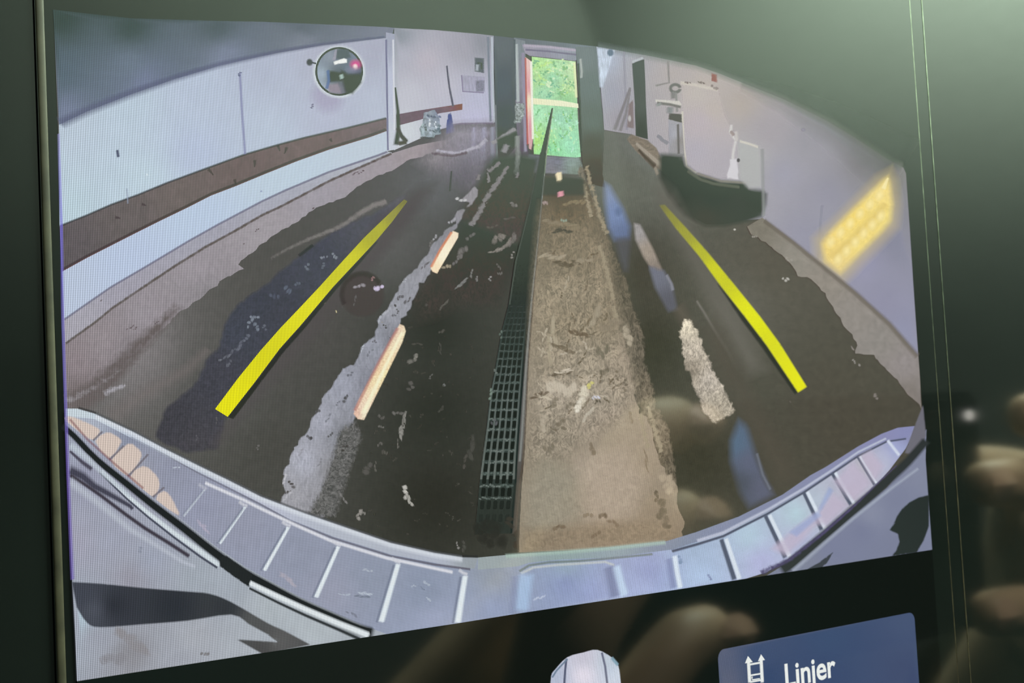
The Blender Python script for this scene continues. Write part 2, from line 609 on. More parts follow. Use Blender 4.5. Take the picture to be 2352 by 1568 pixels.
def swell(name, z0, zc, z1, depth, x_or_y, lo, hi, axis, mat, n=28, parent=None):
    """Upholstered side that swells towards the cabin: half oval profile swept along the cabin side, rounded so light fades down it."""
    vs, fs = [], []
    for i in range(n + 1):
        t = -PI / 2 + PI * i / n
        z = zc + (z1 - zc if t > 0 else zc - z0) * math.sin(t)
        d = depth * math.cos(t)
        for e in (lo, hi):
            vs.append((x_or_y - d, e, z) if axis == 'x' else (e, x_or_y + d, z))
    for i in range(n):
        fs.append((2 * i, 2 * i + 1, 2 * i + 3, 2 * i + 2))
    back = len(vs)
    for e, z in ((lo, z0), (hi, z0), (hi, z1), (lo, z1)):
        vs.append((x_or_y + 0.03, e, z) if axis == 'x' else (e, x_or_y - 0.03, z))
    fs.append((back, back + 1, back + 2, back + 3))
    fs += [(0, 1, back + 1, back), (2 * n, 2 * n + 1, back + 2, back + 3)]
    fs.append(tuple(range(0, 2 * n + 2, 2)) + (back + 3, back))
    fs.append(tuple(range(1, 2 * n + 3, 2)) + (back + 2, back + 1))
    me = bpy.data.meshes.new(name)
    me.from_pydata(vs, [], fs)
    bm = bmesh.new()
    bm.from_mesh(me)
    bmesh.ops.recalc_face_normals(bm, faces=list(bm.faces))
    bm.to_mesh(me)
    bm.free()
    for p in me.polygons[:n]:
        p.use_smooth = True
    return obj(name, me, parent, (mat,))


wr = swell('wall_right', 0.0, Z0 + 0.03, Z0 + 0.62, 0.28, 1.06, -1.72, 0.45, 'x', m_side)  # unseen side, bulge shaped so its reflected brightness fades downwards
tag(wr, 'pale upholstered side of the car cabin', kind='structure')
wb = swell('wall_rear', 0.0, Z0 + 0.15, Z0 + 0.72, 0.22, -1.5, -0.7, 1.06, 'y', m_rear)
tag(wb, 'dark upholstered rear of the car cabin', kind='structure')
wl = box_obj('wall_left', (-0.75, -0.70, -1.75, 0.5, 0.0, Z0 + 0.9), m_carpet)
tag(wl, 'dark side of the car cabin', kind='structure')
wf = box_obj('wall_front', (-0.70, 1.06, 0.45, 0.5, 0.0, Z0 + 0.9), m_carpet)
tag(wf, 'dark front of the car cabin', kind='structure')

seat = bpy.data.objects.new('passenger_seat', None)  # unseen seat, added so its lit upper part glows in the glass
COL.objects.link(seat)
seat.location = (0.31, -0.7, 0.0)
tag(seat, 'added unseen grey cloth passenger seat facing the dashboard', 'car seat')
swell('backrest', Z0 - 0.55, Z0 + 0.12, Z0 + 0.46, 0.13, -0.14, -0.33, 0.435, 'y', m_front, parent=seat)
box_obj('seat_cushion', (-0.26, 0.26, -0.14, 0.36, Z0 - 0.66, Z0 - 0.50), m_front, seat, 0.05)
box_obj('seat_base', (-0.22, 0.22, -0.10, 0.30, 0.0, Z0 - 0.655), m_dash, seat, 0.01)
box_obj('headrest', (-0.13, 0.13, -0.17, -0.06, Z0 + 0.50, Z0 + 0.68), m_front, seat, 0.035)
for sx in (-0.06, 0.06):
    box_obj('headrest_post', (sx - 0.006, sx + 0.006, -0.121, -0.109, Z0 + 0.44, Z0 + 0.52), m_dash, seat)

dash = bpy.data.objects.new('dashboard', None)
COL.objects.link(dash)
dash.location = (0.07, 0.12, 0.0)
tag(dash, 'glossy black dashboard panel around the portrait display', 'dashboard')
ZL = Z0
UX0, UX1, VZ0, VZ1 = -0.00197, 0.13932, -0.1241, 0.0941      # opening for the display, display frame
for nm, d in (('trim_panel', (-0.33, UX0 - 0.07, ZL - 0.26, ZL + 0.106)), ('trim_panel', (UX1 - 0.07, 0.31, ZL - 0.26, ZL + 0.106)),
              ('trim_panel', (UX0 - 0.07, UX1 - 0.07, ZL - 0.26, ZL + VZ0)), ('trim_panel', (UX0 - 0.07, UX1 - 0.07, ZL + VZ1, ZL + 0.106))):
    box_obj(nm, (d[0], d[1], -0.1197, -0.10, d[2], d[3]), m_gloss, dash)
box_obj('console_body', (-0.35, 0.33, -0.10, 0.10, 0.0, ZL + 0.108), m_dash, dash, 0.01)

# ------------------------------------------------------------------ the display
disp = bpy.data.objects.new('car_display', None)
COL.objects.link(disp)
disp.location = (0.0, 0.0, Z0)
tag(disp, 'lit portrait car display showing a rear camera view of a wet garage', 'display')

MM = 0.001
# plate of dark glass, its thin frame and the housing
bm = bmesh.new()
box(bm, -1.0 * MM, 136.2 * MM, 0.00002, 0.0024, -0.122, 0.092)
me = bpy.data.meshes.new('cover_glass')
bm.to_mesh(me)
bm.free()
obj('cover_glass', me, disp, (m_gloss,))


def frame_ring():
    """Flat rim round the glass: narrow at the left, wide at the right."""
    xo0, xi0, xi1, xo1 = -1.95 * MM, -1.02 * MM, 136.25 * MM, 139.3 * MM
    zi0, zo0, zi1, zo1 = -0.122, -0.124, 0.092, 0.094
    prof = [(0.0, 0.0022), (0.0, 0.00012), (0.05, 0.00004), (0.95, 0.00004), (1.0, 0.0002), (1.0, 0.0022)]
    cor = [((xi0, zi0), (xo0, zo0)), ((xi1, zi0), (xo1, zo0)), ((xi1, zi1), (xo1, zo1)), ((xi0, zi1), (xo0, zo1))]
    vs, fs = [], []
    for (a, b) in cor:
        for t, y in prof:
            vs.append((a[0] + (b[0] - a[0]) * t, y, a[1] + (b[1] - a[1]) * t))
    n = len(prof)
    for i in range(4):
        for j in range(n - 1):
            fs.append((i * n + j, i * n + j + 1, ((i + 1) % 4) * n + j + 1, ((i + 1) % 4) * n + j))
    me = bpy.data.meshes.new('bezel_frame')
    me.from_pydata(vs, [], fs)
    bm = bmesh.new()
    bm.from_mesh(me)
    bmesh.ops.recalc_face_normals(bm, faces=list(bm.faces))
    bm.to_mesh(me)
    bm.free()
    return me


obj('bezel_frame', frame_ring(), disp, (m_gloss,))


def bead(name, x, r, h, z0, z1, mat, n=8):
    """Thin raised seam that runs up the frame."""
    vs, fs = [], []
    for z in (z0, z1):
        for i in range(n + 1):
            t = PI * i / n
            vs.append((x - r * math.cos(t), 0.00004 - h * math.sin(t), z))
    for i in range(n):
        fs.append((i, i + 1, n + 2 + i, n + 1 + i))
    me = bpy.data.meshes.new(name)
    me.from_pydata(vs, [], fs)
    for p in me.polygons:
        p.use_smooth = True
        if p.normal.y > 0:
            p.flip()
    return obj(name, me, disp, (mat,))


m_seam = pbr('frame_seam_metal', (0.42, 0.46, 0.36), rough=0.22, metal=1.0, var=0.3, scale=700)
bead('frame_seam', 136.25 * MM, 0.00010, 0.00005, -0.12, 0.092, m_seam)
bead('frame_seam', 139.35 * MM, 0.00014, 0.00009, -0.12, 0.092, m_seam)
m_edge = pbr('olive_edge_strip', (0.042, 0.038, 0.022), rough=0.4, var=0.35, scale=260)
o = bead('edge_strip', -1.42 * MM, 0.00042, 0.00010, -0.122, 0.092, m_edge)
o['label'] = 'olive grey strip along the left edge of the frame'
box_obj('housing', (-0.0019, 0.1392, 0.00225, 0.0026, -0.1235, 0.0935), m_dash, disp)


def rect_px(u0, u1, v0, v1, n=1):
    c = [(u0, v0), (u1, v0), (u1, v1), (u0, v1)]
    return [to_px(a, b) for a, b in c]


panel = poly('screen_panel', rect_px(0, 0.132, -0.115, 0.088), (0, 0, 0), label='unlit black panel of the display')

# ------------------------------------------------------------------ the rear camera picture on the panel
TOPARC = [(121, 22), (300, 42), (500, 48), (600, 50), (700, 54), (885, 62), (1000, 69), (1180, 86), (1300, 99), (1370, 107), (1500, 130),
          (1600, 151), (1650, 168), (1700, 188), (1800, 228), (1900, 278), (1960, 314), (2000, 340), (2040, 366), (2075, 385)]
RIGHT = [(2081, 398), (2096, 624), (2112, 850), (2126, 1055), (2141, 1262)]
BOTTOM = [(2141, 1262), (1691, 1332), (1558, 1353), (1200, 1407), (1044, 1432), (951, 1446), (859, 1460), (177, 1564)]
LEFT = [(177, 1564), (166, 1332), (156, 1100), (150, 930), (144, 750), (140, 518), (134, 306), (124, 60)]

G = [(300, 800, (129, 125, 126)), (500, 900, (87, 87, 84)), (700, 760, (81, 80, 77)), (900, 560, (93, 94, 92)), (1000, 420, (102, 105, 106)),
     (640, 1050, (75, 75, 70)), (1000, 760, (51, 55, 48)), (1000, 950, (49, 52, 45)), (1000, 1150, (47, 48, 41)), (1150, 560, (59, 62, 56)),
     (1450, 420, (112, 117, 106)), (1440, 640, (79, 80, 68)), (1500, 800, (67, 69, 56)), (1600, 1050, (65, 65, 52)), (1700, 700, (101, 100, 90)),
     (1720, 900, (83, 83, 72)), (1900, 900, (83, 81, 70)), (1950, 1000, (81, 79, 68)), (1780, 620, (93, 91, 80)), (1500, 330, (127, 133, 126))]
PIC[0] = poly('camera_picture', TOPARC + RIGHT + BOTTOM[1:] + LEFT[1:], G, grid=30, tex=(6.0, 0.10, 0.5, 5, (1, 1), 2.2), parent=disp,
              label='rear camera picture of a wet garage floor, fish-eye view')
del G

# --- left hand side of the garage: ceiling, wall, rail, kerb
WTOP = [(135, 287), (200, 256), (300, 217), (400, 182), (500, 152), (560, 138), (640, 121), (740, 104), (885, 87)]
poly('garage_ceiling', TOPARC[:6] + [(905, 64), (900, 84)] + WTOP[::-1] + [(124, 60)],
     [(140, 40, (66, 82, 76)), (140, 170, (92, 108, 118)), (150, 260, (120, 130, 152)), (300, 60, (72, 88, 84)), (300, 150, (110, 124, 138)), (330, 190, (118, 128, 152)),
      (500, 60, (88, 102, 104)), (520, 130, (128, 138, 158)), (700, 62, (100, 112, 118)), (700, 95, (130, 138, 150)), (880, 72, (128, 136, 148))],
     grid=20, tex=(3.0, 0.05, 0, 3, (0.4, 2.0), 2))
RAILT = [(137, 519), (200, 494), (255, 470), (320, 446), (383, 420), (470, 388), (561, 355), (640, 332), (700, 316), (800, 293), (888, 271)]
RAILB = [(888, 301), (850, 315), (755, 344), (680, 371), (610, 399), (540, 428), (485, 449), (430, 477), (370, 506), (310, 536), (255, 564), (200, 592), (142, 624)]
KERB = [(890, 348), (870, 356), (755, 395), (653, 438), (600, 463), (500, 516), (434, 553), (332, 614), (255, 659), (200, 697), (147, 734)]
poly('white_wall', WTOP + [(889, 90), (888, 271)] + RAILT[-2::-1],
     [(150, 300, (186, 200, 214)), (150, 480, (186, 206, 216)), (300, 250, (186, 202, 216)), (330, 410, (190, 208, 220)), (450, 200, (184, 196, 214)), (450, 350, (182, 194, 216)),
      (600, 150, (178, 186, 204)), (620, 310, (186, 198, 214)), (740, 130, (178, 182, 198)), (760, 280, (182, 188, 206)), (870, 110, (172, 176, 192)), (870, 250, (184, 192, 208))],
     grid=22, tex=(2.0, 0.03, 0, 2, (1, 1), 2))
stroke('wall_top_shadow', [(p[0], p[1] - 2) for p in WTOP], (16, 4), (92, 98, 122), soft=0.6, alpha=(0.75, 0.5))
blob('mirror_shadow', 752, 222, 42, 40, (168, 166, 188), soft=0.5, rot=35, alpha=0.8)
poly('rail_plank', RAILT + RAILB, [(160, 560, (97, 92, 94)), (300, 500, (105, 99, 98)), (420, 450, (113, 105, 102)), (560, 400, (114, 104, 101)), (700, 345, (120, 110, 107)), (870, 290, (124, 116, 116))],
     grid=18, tex=(5.0, 0.16, 0.8, 5, (1.2, 0.7), 2.2), label='brown plank along the white wall')
for k, (x, y, l, a_) in enumerate([(484, 395, 20, 50), (585, 375, 18, 90), (640, 340, 16, 70), (656, 345, 18, 110), (540, 418, 16, 80), (330, 470, 12, 20), (270, 500, 14, 10), (760, 322, 10, 60)]):
    ca, sa = math.cos(math.radians(a_)), math.sin(math.radians(a_))
    stroke('rail_scratch', [(x - ca * l / 2, y - sa * l / 2), (x + ca * l / 2, y + sa * l / 2)], (6, 2), (68, 60, 62), soft=0.4, alpha=0.7)
stroke('rail_edge', RAILB, 3.2, (150, 104, 98), soft=0.5, alpha=0.6)
stroke('rail_top_edge', RAILT, 3.5, (62, 66, 68), soft=0.5, alpha=0.8)
stroke('rail_underside', [(p[0], p[1] - 4) for p in RAILB], 5, (62, 52, 54), soft=0.5, alpha=0.7)
poly('lower_wall', RAILB[::-1] + KERB,
     [(160, 670, (184, 196, 216)), (300, 590, (184, 198, 222)), (450, 510, (186, 202, 224)), (650, 415, (190, 206, 220)), (860, 330, (192, 204, 216))], grid=16)
KB2 = [(150, 789), (217, 741), (260, 706), (319, 666), (400, 612), (472, 567), (540, 530), (600, 495), (653, 470), (755, 416), (870, 365), (900, 352)]
poly('kerb', KERB[::-1] + [(900, 350)] + KB2[::-1],
     [(170, 750, (166, 164, 174)), (300, 660, (160, 158, 170)), (480, 545, (162, 162, 174)), (650, 455, (168, 170, 182)), (860, 362, (180, 184, 194))], grid=14, tex=(8, 0.08, 0.4, 4, (1, 1), 2))
stroke('kerb_line', KERB, 3.5, (112, 112, 132), soft=0.5, alpha=0.85)
WETL = [(1000, 350), (934, 370), (908, 388), (870, 402), (819, 429), (793, 452), (755, 465), (719, 483), (679, 511), (640, 534), (602, 559), (571, 585), (548, 608), (561, 618), (513, 641),
        (459, 687), (408, 719), (383, 745), (345, 785), (306, 817), (262, 855), (217, 899), (185, 928), (152, 938)]
poly('dry_floor', KB2 + [(960, 333), (1040, 318)] + jag(WETL, 2.5, 9, False) + [(152, 938), (148, 860)],
     [(165, 830, (142, 132, 136)), (180, 910, (118, 110, 110)), (240, 780, (148, 140, 144)), (330, 720, (152, 146, 152)), (300, 800, (134, 128, 132)), (450, 620, (156, 150, 156)),
      (470, 670, (140, 136, 140)), (600, 530, (160, 155, 160)), (740, 450, (160, 156, 164)), (860, 395, (160, 154, 160)), (960, 345, (160, 152, 156)), (1020, 330, (150, 142, 146))],
     grid=16, tex=(7, 0.10, 0.6, 5, (1.3, 1.0), 2.2))
stroke('kerb_shadow', KB2, 4.5, (96, 90, 86), soft=0.6, alpha=0.8, rag=(8, 0.8, 1.5, (1, 1)))
poly('damp_edge', [(152, 938), (150, 905), (200, 880), (300, 790), (400, 700), (420, 706), (330, 810), (250, 905), (200, 945)], (104, 97, 96), feather=22, alpha=0.8,
     rag=(7, 0.9, 1.4, (1, 1)))
stroke('floor_streak', [(150, 925), (230, 880), (300, 835), (380, 790)], (14, 5), (150, 146, 150), soft=0.9, alpha=(0.5, 0.1), rag=(9, 1.0, 2, (1, 1)))
stroke('floor_streak', [(236, 905), (262, 893), (290, 884)], (10, 5), (160, 158, 164), soft=0.9, alpha=0.7, rag=(12, 1.2, 2, (1, 1)))
stroke('floor_streak', [(250, 960), (330, 905), (430, 850), (480, 800)], (22, 10), (120, 112, 110), soft=1.0, alpha=0.45)
specks('floor_dirt', [(x, y, l, 4, -30, (96, 86, 88)) for x, y, l in [(590, 528, 10), (360, 740, 12), (300, 752, 20), (310, 755, 10), (232, 690, 8), (720, 478, 8), (815, 398, 14), (830, 396, 14), (560, 560, 6)]])
# thin marks on the wall
stroke('wall_joint', [(551, 166), (556, 260), (563, 355)], 4, (134, 138, 172), soft=0.6, alpha=0.8)
stroke('wall_joint', [(291, 432), (293, 452), (294, 468)], 2.5, (140, 150, 170), soft=0.6, alpha=0.6)
stroke('wall_mark', [(269, 343), (272, 362)], 5, (88, 96, 116), soft=0.4)
specks('wall_marks', [(551, 170, 9, 7, 90, (98, 108, 130)), (717, 244, 7, 9, 0, (104, 104, 124)), (935, 107, 11, 5, 90, (104, 104, 116)), (338, 401, 6, 4, 60, (235, 245, 250)), (600, 439, 6, 4, 0, (140, 150, 180))])

# --- convex mirror on the wall
disc = [(779 + 55 * math.cos(t * PI / 24), 164 + 56 * math.sin(t * PI / 24)) for t in range(48)]
poly('mirror_halo', [(779 + 60 * math.cos(t * PI / 24), 165 + 60 * math.sin(t * PI / 24)) for t in range(48)], (206, 214, 220), feather=6, alpha=0.9)
poly('mirror_rim', disc, (48, 52, 58), label='dark rim of the round convex mirror')
din = [(779 + 50.5 * math.cos(t * PI / 24), 164 + 51.5 * math.sin(t * PI / 24)) for t in range(48)]
poly('mirror_face', din, [(740, 170, (172, 188, 204)), (735, 200, (176, 194, 210)), (760, 130, (150, 160, 172)), (790, 125, (104, 116, 122)), (815, 130, (130, 142, 158)), (800, 160, (120, 136, 150)),
                          (765, 180, (92, 108, 108)), (780, 175, (86, 98, 94)), (815, 190, (66, 74, 80)), (820, 175, (78, 88, 98)), (805, 205, (88, 92, 98)), (775, 205, (140, 138, 148)), (755, 205, (168, 176, 190))],
     grid=7, label='reflections in the convex mirror')
poly('mirror_door', [(770, 113), (778, 112), (770, 140), (763, 138)], (158, 160, 172), feather=3)
poly('mirror_ceiling', [(774, 113), (800, 113), (806, 132), (772, 136)], (98, 112, 112), feather=4)
poly('mirror_car', [(757, 162), (790, 168), (786, 186), (757, 188), (755, 176)], (62, 76, 66), feather=5)
poly('mirror_car', [(783, 160), (800, 170), (831, 170), (830, 190), (810, 215), (795, 215), (785, 180)], (66, 74, 80), feather=7)
poly('mirror_car', [(752, 195), (776, 192), (784, 214), (757, 212)], (150, 144, 154), feather=6)
stroke('mirror_post', [(753, 160), (755, 185), (750, 205)], 5, (96, 122, 162), soft=0.5, alpha=0.8)
poly('mirror_strip_light', [(766, 142), (790, 134), (797, 136), (797, 144), (780, 146), (768, 149)], (246, 250, 246), feather=2.5)
stroke('mirror_glint', [(783, 170), (786, 182)], 6, (168, 190, 184), soft=0.6)
blob('mirror_tail_light', 817, 148, 14, 12, (212, 96, 150), soft=0.7)
blob('mirror_tail_light', 816, 153, 6, 7, (255, 226, 222), soft=0.6)
blob('mirror_glow', 812, 160, 18, 9, (146, 146, 168), soft=0.8, alpha=0.6)
stroke('mirror_bracket', [(714, 143), (727, 146)], 3, (84, 88, 92), soft=0.3)
blob('mirror_bracket_cap', 711, 143, 8, 9, (86, 88, 92), soft=0.35)

# --- pillar and the far end of the white wall
poly('far_wall', [(905, 64), (1000, 69), (1100, 78), (1134, 82), (1134, 283), (1060, 284), (1000, 300), (965, 318), (905, 345)],
     [(915, 80, (144, 152, 160)), (920, 130, (178, 180, 192)), (980, 140, (186, 182, 192)), (1060, 110, (166, 166, 176)), (1110, 100, (146, 150, 158)), (940, 220, (194, 196, 206)), (1020, 200, (190, 190, 202)),
      (1100, 230, (184, 186, 206)), (1090, 275, (190, 190, 214)), (930, 300, (204, 210, 216))], grid=14)
poly('rail_plank', [(910, 263), (960, 254), (1062, 238), (1062, 252), (1010, 260), (965, 275), (912, 289)],
     [(915, 275, (116, 106, 112)), (1000, 254, (112, 104, 112)), (1030, 250, (128, 112, 118)), (1056, 245, (134, 72, 84))], grid=8, tex=(12, 0.15, 0.5, 3, (1, 1), 2))
poly('pillar', [(886, 74), (906, 78), (909, 343), (889, 347)], [(895, 90, (164, 170, 186)), (895, 200, (190, 196, 214)), (895, 330, (200, 206, 216))], grid=8, label='white pillar on the white wall')
stroke('pillar_edge', [(887, 90), (890, 270), (891, 346)], 3, (120, 124, 148), soft=0.5)
stroke('pillar_edge', [(903, 90), (906, 300)], 3, (210, 214, 222), soft=0.5)
stroke('pillar_shadow', [(908, 200), (914, 255), (915, 300), (910, 335)], (3, 10), (70, 72, 72), soft=0.4)
stroke('support_brace', [(912, 292), (922, 312), (936, 328)], (7, 9), (86, 86, 84), soft=0.3)
stroke('support_brace', [(913, 330), (936, 326)], 8, (88, 84, 80), soft=0.4)
poly('grey_bucket', jag([(974, 258), (998, 252), (1008, 268), (1010, 285), (1014, 308), (1000, 310), (996, 317), (966, 313), (963, 295), (970, 285)], 1.2, 8), [(985, 260, (150, 160, 168)), (1000, 270, (120, 130, 150)), (970, 300, (150, 166, 170)), (990, 290, (176, 184, 192)), (1008, 300, (128, 146, 152))], tex=(10, 0.45, 0.8, 3, (1, 1), 3), label='grey bucket and rags by the wall')
specks('bucket_shadows', [(990, 268, 18, 8, 20, (70, 80, 110)), (978, 292, 16, 7, 70, (64, 66, 72)), (995, 300, 20, 6, 10, (96, 108, 112)), (1008, 296, 16, 9, 80, (90, 110, 116)), (980, 316, 28, 5, 5, (88, 98, 96)), (1010, 268, 8, 6, 30, (100, 112, 140)),
                          (988, 283, 6, 16, 10, (226, 232, 236)), (1000, 285, 5, 14, 0, (220, 228, 236)), (970, 296, 5, 20, 0, (176, 196, 198))])
stroke('broom_stick', [(1026, 150), (1032, 200), (1041, 245)], (3, 4), (98, 102, 112), soft=0.4)
poly('blue_brush', [(1029, 262), (1036, 258), (1040, 280), (1044, 303), (1024, 308), (1026, 282)], (66, 78, 142), feather=2, label='blue brush head by the wall')
stroke('wall_skirting', [(1040, 287), (1060, 284), (1134, 283)], 3, (116, 110, 126), soft=0.5)
stroke('dirt_line', [(1045, 293), (1062, 290)], 7, (90, 96, 88), soft=0.5)
poly('wall_box', [(1090, 132), (1112, 134), (1112, 168), (1090, 164)], (102, 112, 114), feather=2, label='small grey box on the far wall')
poly('wall_box_cover', [(1093, 148), (1100, 148), (1099, 163), (1092, 162)], (168, 176, 184), feather=2)
stroke('wall_box_gap', [(1096, 145), (1106, 145), (1106, 160)], 3, (74, 82, 84), soft=0.4)
poly('wall_panel', [(1060, 172), (1114, 176), (1112, 212), (1062, 210)], (156, 156, 174), feather=4, alpha=0.6, tex=(16, 0.25, 0.2, 2, (3, 0.4), 3))
stroke('wall_panel_edge', [(1060, 172), (1063, 210), (1112, 213)], 2, (136, 132, 154), soft=0.5)
poly('wall_panel_box', [(1092, 185), (1113, 184), (1113, 210), (1094, 210)], (134, 136, 150), feather=3, tex=(22, 0.3, 0.5, 2, (1, 1), 3))
stroke('corner_strip', [(1121, 84), (1124, 200), (1127, 280)], 4, (128, 138, 148), soft=0.4)
stroke('corner_strip', [(1130, 84), (1132, 200), (1135, 282)], 4, (182, 190, 200), soft=0.4)

# --- far floor with reflections
poly('far_floor', [(1040, 290), (1135, 284), (1190, 282), (1200, 330), (1195, 400), (1180, 450), (1090, 440), (1020, 400), (960, 372), (1000, 335)],
     [(1060, 310, (150, 147, 156)), (1000, 350, (142, 138, 142)), (1100, 340, (136, 135, 148)), (1060, 400, (108, 107, 114)), (1150, 320, (104, 102, 102)), (1150, 400, (84, 82, 82)), (1100, 300, (160, 157, 172))],
     feather=40, tex=(9, 0.22, 0.8, 4, (2.2, 0.8), 2.4))
stroke('wall_reflection', [(1088, 290), (1092, 380)], 7, (166, 164, 184), soft=0.9, alpha=(0.7, 0.0), rag=(16, 0.9, 1.6, (2, 0.5)))
stroke('wall_reflection', [(1112, 290), (1114, 400)], 8, (164, 164, 184), soft=0.9, alpha=(0.7, 0.0), rag=(16, 0.9, 1.6, (2, 0.5)))
stroke('wall_reflection', [(1131, 290), (1134, 430)], 6, (150, 154, 168), soft=0.8, alpha=(0.9, 0.15))
stroke('puddle_rim', [(1000, 345), (1050, 352), (1100, 336), (1120, 318)], (5, 8), (176, 174, 186), soft=0.6, alpha=0.7, rag=(14, 1.0, 2, (1, 1)))
stroke('puddle_rim', [(990, 352), (1040, 358), (1075, 350)], (4, 6), (110, 104, 108), soft=0.6, alpha=0.7, rag=(14, 1.0, 2, (1, 1)))
stroke('floor_crack', [(1037, 392), (1033, 440)], 3, (70, 70, 74), soft=0.5, alpha=0.8)

# --- dark post, door frame and the open door
poly('door_post', [(1134, 82), (1180, 87), (1186, 290), (1192, 330), (1140, 390), (1138, 283)],
     [(1150, 100, (106, 116, 118)), (1150, 200, (92, 104, 108)), (1160, 280, (86, 94, 96)), (1150, 320, (84, 84, 82)), (1150, 370, (92, 90, 90))], grid=10, label='dark post beside the open door')
stroke('post_edge', [(1138, 240), (1142, 380)], 3, (120, 128, 130), soft=0.5)
poly('door_lintel', [(1180, 86), (1300, 99), (1370, 107), (1382, 112), (1384, 140), (1340, 140), (1210, 124), (1184, 120)],
     [(1200, 95, (112, 122, 126)), (1260, 103, (116, 126, 130)), (1360, 118, (124, 136, 142))], grid=10)
poly('door_jamb', [(1181, 88), (1206, 94), (1214, 330), (1218, 362), (1190, 362), (1184, 240)],
     [(1190, 110, (132, 142, 146)), (1200, 180, (142, 142, 152)), (1205, 260, (128, 124, 138)), (1192, 300, (112, 114, 118)), (1205, 340, (100, 94, 104))], grid=8, tex=(12, 0.15, 0.3, 2, (3, 0.6), 2))
stroke('jamb_strip', [(1186, 100), (1190, 235)], 5, (176, 186, 186), soft=0.5)
stroke('jamb_strip', [(1182, 90), (1184, 230)], 2.5, (96, 108, 110), soft=0.5)
stroke('jamb_strip', [(1201, 120), (1207, 350)], 5, (150, 146, 164), soft=0.5)
poly('jamb_debris', jag([(1184, 238), (1204, 234), (1206, 262), (1196, 282), (1182, 284)], 3, 6), (150, 160, 158), feather=3, tex=(20, 0.6, 1.0, 3, (1, 1), 4))
poly('door_head', [(1199, 102), (1260, 107), (1330, 114), (1328, 128), (1322, 140), (1216, 128), (1206, 122)], [(1220, 112, (160, 158, 170)), (1300, 120, (158, 162, 174)), (1240, 122, (146, 146, 160)), (1310, 130, (142, 150, 158))], grid=7)
stroke('door_head_gap', [(1206, 114), (1260, 118), (1328, 126)], 3, (122, 122, 138), soft=0.5)
stroke('door_head_glow', [(1202, 104), (1262, 108), (1328, 116)], 4, (178, 172, 186), soft=0.6)
poly('door_view', [(1221, 130), (1322, 141), (1326, 240), (1329, 300), (1334, 360), (1322, 362), (1226, 354), (1222, 250)],
     [(1240, 145, (187, 229, 156)), (1275, 150, (178, 222, 173)), (1310, 160, (195, 224, 178)), (1230, 180, (178, 216, 153)), (1270, 180, (154, 208, 175)), (1310, 200, (193, 222, 164)), (1250, 215, (165, 214, 178)),
      (1300, 220, (148, 199, 147)), (1240, 260, (176, 229, 189)), (1230, 320, (178, 224, 129)), (1290, 270, (159, 212, 184)), (1310, 330, (163, 224, 189)), (1270, 350, (146, 216, 164))],
     grid=9, tex=(11, 0.20, 1.2, 5, (1, 1), 2.6), label='green trees and grass outside the open door')
specks('leaf_light', [(random.uniform(1226, 1318), random.uniform(136, 214), random.uniform(5, 12), random.uniform(3, 7), random.uniform(-60, 60), random.choice([(214, 238, 184), (224, 242, 202), (194, 230, 144)])) for _ in range(46)])
specks('leaf_shade', [(random.uniform(1226, 1318), random.uniform(138, 222), random.uniform(6, 14), random.uniform(4, 8), random.uniform(-60, 60), random.choice([(122, 178, 134), (138, 188, 124), (114, 174, 148)])) for _ in range(34)])
specks('grass_light', [(random.uniform(1230, 1324), random.uniform(256, 345), random.uniform(5, 12), random.uniform(3, 8), random.uniform(40, 120), random.choice([(194, 236, 194), (208, 238, 174), (188, 234, 210)])) for _ in range(34)])
specks('grass_shade', [(random.uniform(1230, 1322), random.uniform(256, 350), random.uniform(6, 16), random.uniform(3, 7), random.uniform(40, 120), random.choice([(122, 184, 128), (130, 188, 114), (116, 182, 152)])) for _ in range(26)])
poly('door_bar', [(1221, 225), (1290, 231), (1328, 238), (1329, 248), (1290, 244), (1221, 239)], [(1230, 232, (232, 232, 196)), (1320, 243, (234, 236, 206))], label='pale rail across the open door')
poly('door_edge_strip', [(1207, 131), (1219, 140), (1222, 225), (1225, 300), (1222, 345), (1213, 340), (1210, 240)],
     [(1212, 140, (226, 196, 190)), (1213, 200, (218, 162, 168)), (1214, 232, (238, 226, 196)), (1215, 300, (214, 158, 168)), (1218, 335, (206, 170, 170))], grid=5, label='red and white strip on the door edge')
stroke('door_edge_line', [(1207, 132), (1209, 230), (1212, 335)], 3, (184, 70, 86), soft=0.4, alpha=0.8)
stroke('door_edge_white', [(1220, 140), (1222, 225), (1224, 320)], 3.5, (238, 240, 226), soft=0.5)
stroke('door_edge_white', [(1319, 142), (1324, 225)], 4, (232, 236, 190), soft=0.5, alpha=0.8)
stroke('door_edge_dark', [(1212, 330), (1216, 358), (1226, 330)], 4, (80, 84, 78), soft=0.5, alpha=0.8)
poly('door_sill', [(1214, 354), (1240, 357), (1330, 362), (1338, 380), (1335, 400), (1206, 396), (1210, 370)],
     [(1225, 362, (124, 126, 138)), (1222, 385, (138, 136, 148)), (1280, 370, (124, 126, 138)), (1310, 375, (140, 158, 152)), (1270, 390, (128, 128, 134)), (1320, 392, (128, 142, 130))], feather=4, tex=(8, 0.25, 0.6, 4, (0.7, 2), 2.4))
stroke('sill_slot', [(1212, 375), (1232, 376)], 5, (86, 88, 96), soft=0.4)
poly('door_column', [(1322, 108), (1370, 107), (1372, 112), (1378, 200), (1388, 300), (1384, 400), (1390, 430), (1350, 420), (1338, 380), (1334, 330), (1330, 240)],
     [(1345, 130, (120, 132, 132)), (1355, 200, (112, 126, 122)), (1360, 280, (106, 120, 112)), (1362, 330, (92, 98, 86)), (1365, 400, (84, 80, 66))], grid=10, label='dark grey column between the open door and the grey wall')
stroke('column_edge', [(1333, 134), (1336, 165), (1335, 180)], 4, (168, 176, 172), soft=0.5)
